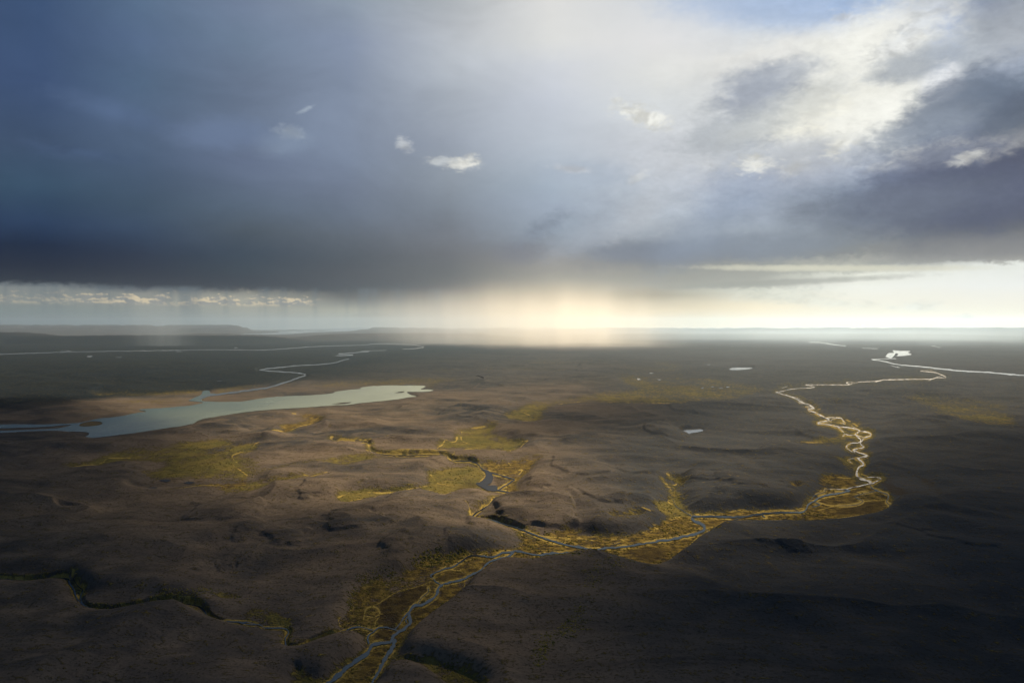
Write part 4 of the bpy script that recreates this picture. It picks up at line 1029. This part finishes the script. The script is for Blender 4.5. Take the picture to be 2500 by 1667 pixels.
cloud('shade_cloud', [(-9000, -4000)] + G_([(-300,1000),(40,1010),(130,1100),(170,1250),(250,1380),(450,1480),(680,1570),(850,1680),(1000,1720),(1500,1700),(1900,1680),(2300,1600),(2900,1500)]) + [(9000, -4000)], 13500, 1500, 750, M_high, n=200, sd=15,
      kind='structure', label='cloud shield added above the view to shade the foreground')
cloud('shade_cloud', G_([(1010,1640),(1150,1495),(1300,1440),(1480,1420),(1700,1385),(1950,1395),(2200,1370),(2450,1330),(2900,1300),(2900,1700),(1000,1760)]), 17000, 1500, 700, M_mid, n=160, sd=25,
      kind='structure', label='cloud veil added above the view to shade the lower right plain')
cloud('shade_cloud', G_([(2040,1400),(2110,1250),(2200,1120),(2400,1060),(2900,1040),(2900,1420)]), 15200, 1300, 900, M_thin, n=120, sd=19,
      kind='structure', label='thin cloud added above the view to shade the right edge of the plain')
# ------------------------------------------------------------------ rain
def rain(name, px, py, wpx, depth, top, dens, col, streak, g=.7, n=64, slant=.35, **props):
    cx, cy = unproj(px, py); cx, cy = float(cx), float(cy); w = wpx * cy / F_PX / 2
    V = []; lv = 12
    for j in range(lv + 1):
        z = 3 + (top - 3) * j / lv
        for i in range(n):
            a = 2 * math.pi * i / n
            q = 1 + .10 * math.sin(3 * a + 1) + .06 * math.sin(7 * a + j * .2)
            V.append((w * q * (1 + .25 * j / lv) * math.cos(a) , depth * q * math.sin(a), z))
    F = [(j * n + i, j * n + (i + 1) % n, (j + 1) * n + (i + 1) % n, (j + 1) * n + i) for j in range(lv) for i in range(n)]
    me = bpy.data.meshes.new(name); me.from_pydata(V, [], F + [tuple(range(n))[::-1], tuple(range(lv * n, lv * n + n))]); me.update()
    m, N = new_mat(name + '_drops')
    tcn = N.n.new('ShaderNodeTexCoord'); ob = tcn.outputs['Object']
    x, y, z = N.sep(ob)
    x = N.m('ADD', x, N.m('MULTIPLY', z, slant))
    r = N.vm('LENGTH', N.xyz(N.m('DIVIDE', x, N.m('MULTIPLY', N.m('ADD', 1.0, N.m('MULTIPLY', z, .25 / top)), w)), N.m('DIVIDE', y, depth), 0))
    d = N.m('MULTIPLY', N.ss(r, 1.1, .1), N.ss(r, 1.1, .1))
    d = N.m('MULTIPLY', d, N.ss(z, top * .98, top * .35))
    nn = N.noise(N.map(ob, scale=(1 / streak, 1 / streak, 1 / (streak * 9))), 1, 3, .6)
    d = N.m('MULTIPLY', d, N.ss(nn, .32, .68, .4, 1.5))
    d = N.m('MULTIPLY', d, N.ss(z, -80, min(700, top * .6), .75, 1.0))
    d = N.m('MULTIPLY', d, dens)
    p = N.n.new('ShaderNodeVolumePrincipled'); p.inputs['Color'].default_value = col; p.inputs['Anisotropy'].default_value = g
    N.put(p.inputs['Density'], d)
    o = N.n.new('ShaderNodeOutputMaterial'); N.l.new(p.outputs[0], o.inputs['Volume'])
    me.materials.append(m)
    ob_ = bpy.data.objects.new(name, me); ob_.location = (cx, cy, 0)
    return link(ob_, **props)
rain('rain_shaft', 1370, 846, 700, 12500, 3300, 1.0e-4, (.98, .94, .86, 1), 1300, kind='stuff', label='glowing cream rain shaft standing on the plain at the centre')
rain('rain_veil', 1090, 842, 460, 6000, 3100, 1.0e-4, (.85, .86, .86, 1), 700, kind='stuff', label='thin grey rain veil left of the glowing shaft')
rain('mist', 2050, 832, 1700, 29000, 1000, 2.6e-5, (.68, .84, 1.0, 1), 5000, kind='stuff', label='pale sunlit mist over the far right plain')
rain('rain_veil', 400, 845, 200, 3000, 2900, 1.0e-4, (.75, .85, .92, 1), 500, kind='stuff', label='faint rain veil in front of the dark hill on the left')


# ------------------------------------------------------------------ haze
hm, Hn = new_mat('haze_air')
pv = Hn.n.new('ShaderNodeVolumePrincipled')
pv.inputs['Color'].default_value = (0.60, 0.79, 1.0, 1); pv.inputs['Density'].default_value = 4.8e-6
pv.inputs['Anisotropy'].default_value = .68
ho = Hn.n.new('ShaderNodeOutputMaterial'); Hn.l.new(pv.outputs[0], ho.inputs['Volume'])
def box(name, x0, x1, y0, y1, z0, z1, mat):
    V = [(x, y, z) for z in (z0, z1) for y in (y0, y1) for x in (x0, x1)]
    F = [(0, 2, 3, 1), (4, 5, 7, 6), (0, 1, 5, 4), (2, 6, 7, 3), (0, 4, 6, 2), (1, 3, 7, 5)]
    return mesh_np(name, V, F, mat, False)
zlo = float(ZZ.min()) - 1
link(box('haze', -2.95e5, 2.95e5, -9000, 1.75e5, zlo, 2300.0, hm), kind='stuff', label='thin pale haze over the plain')
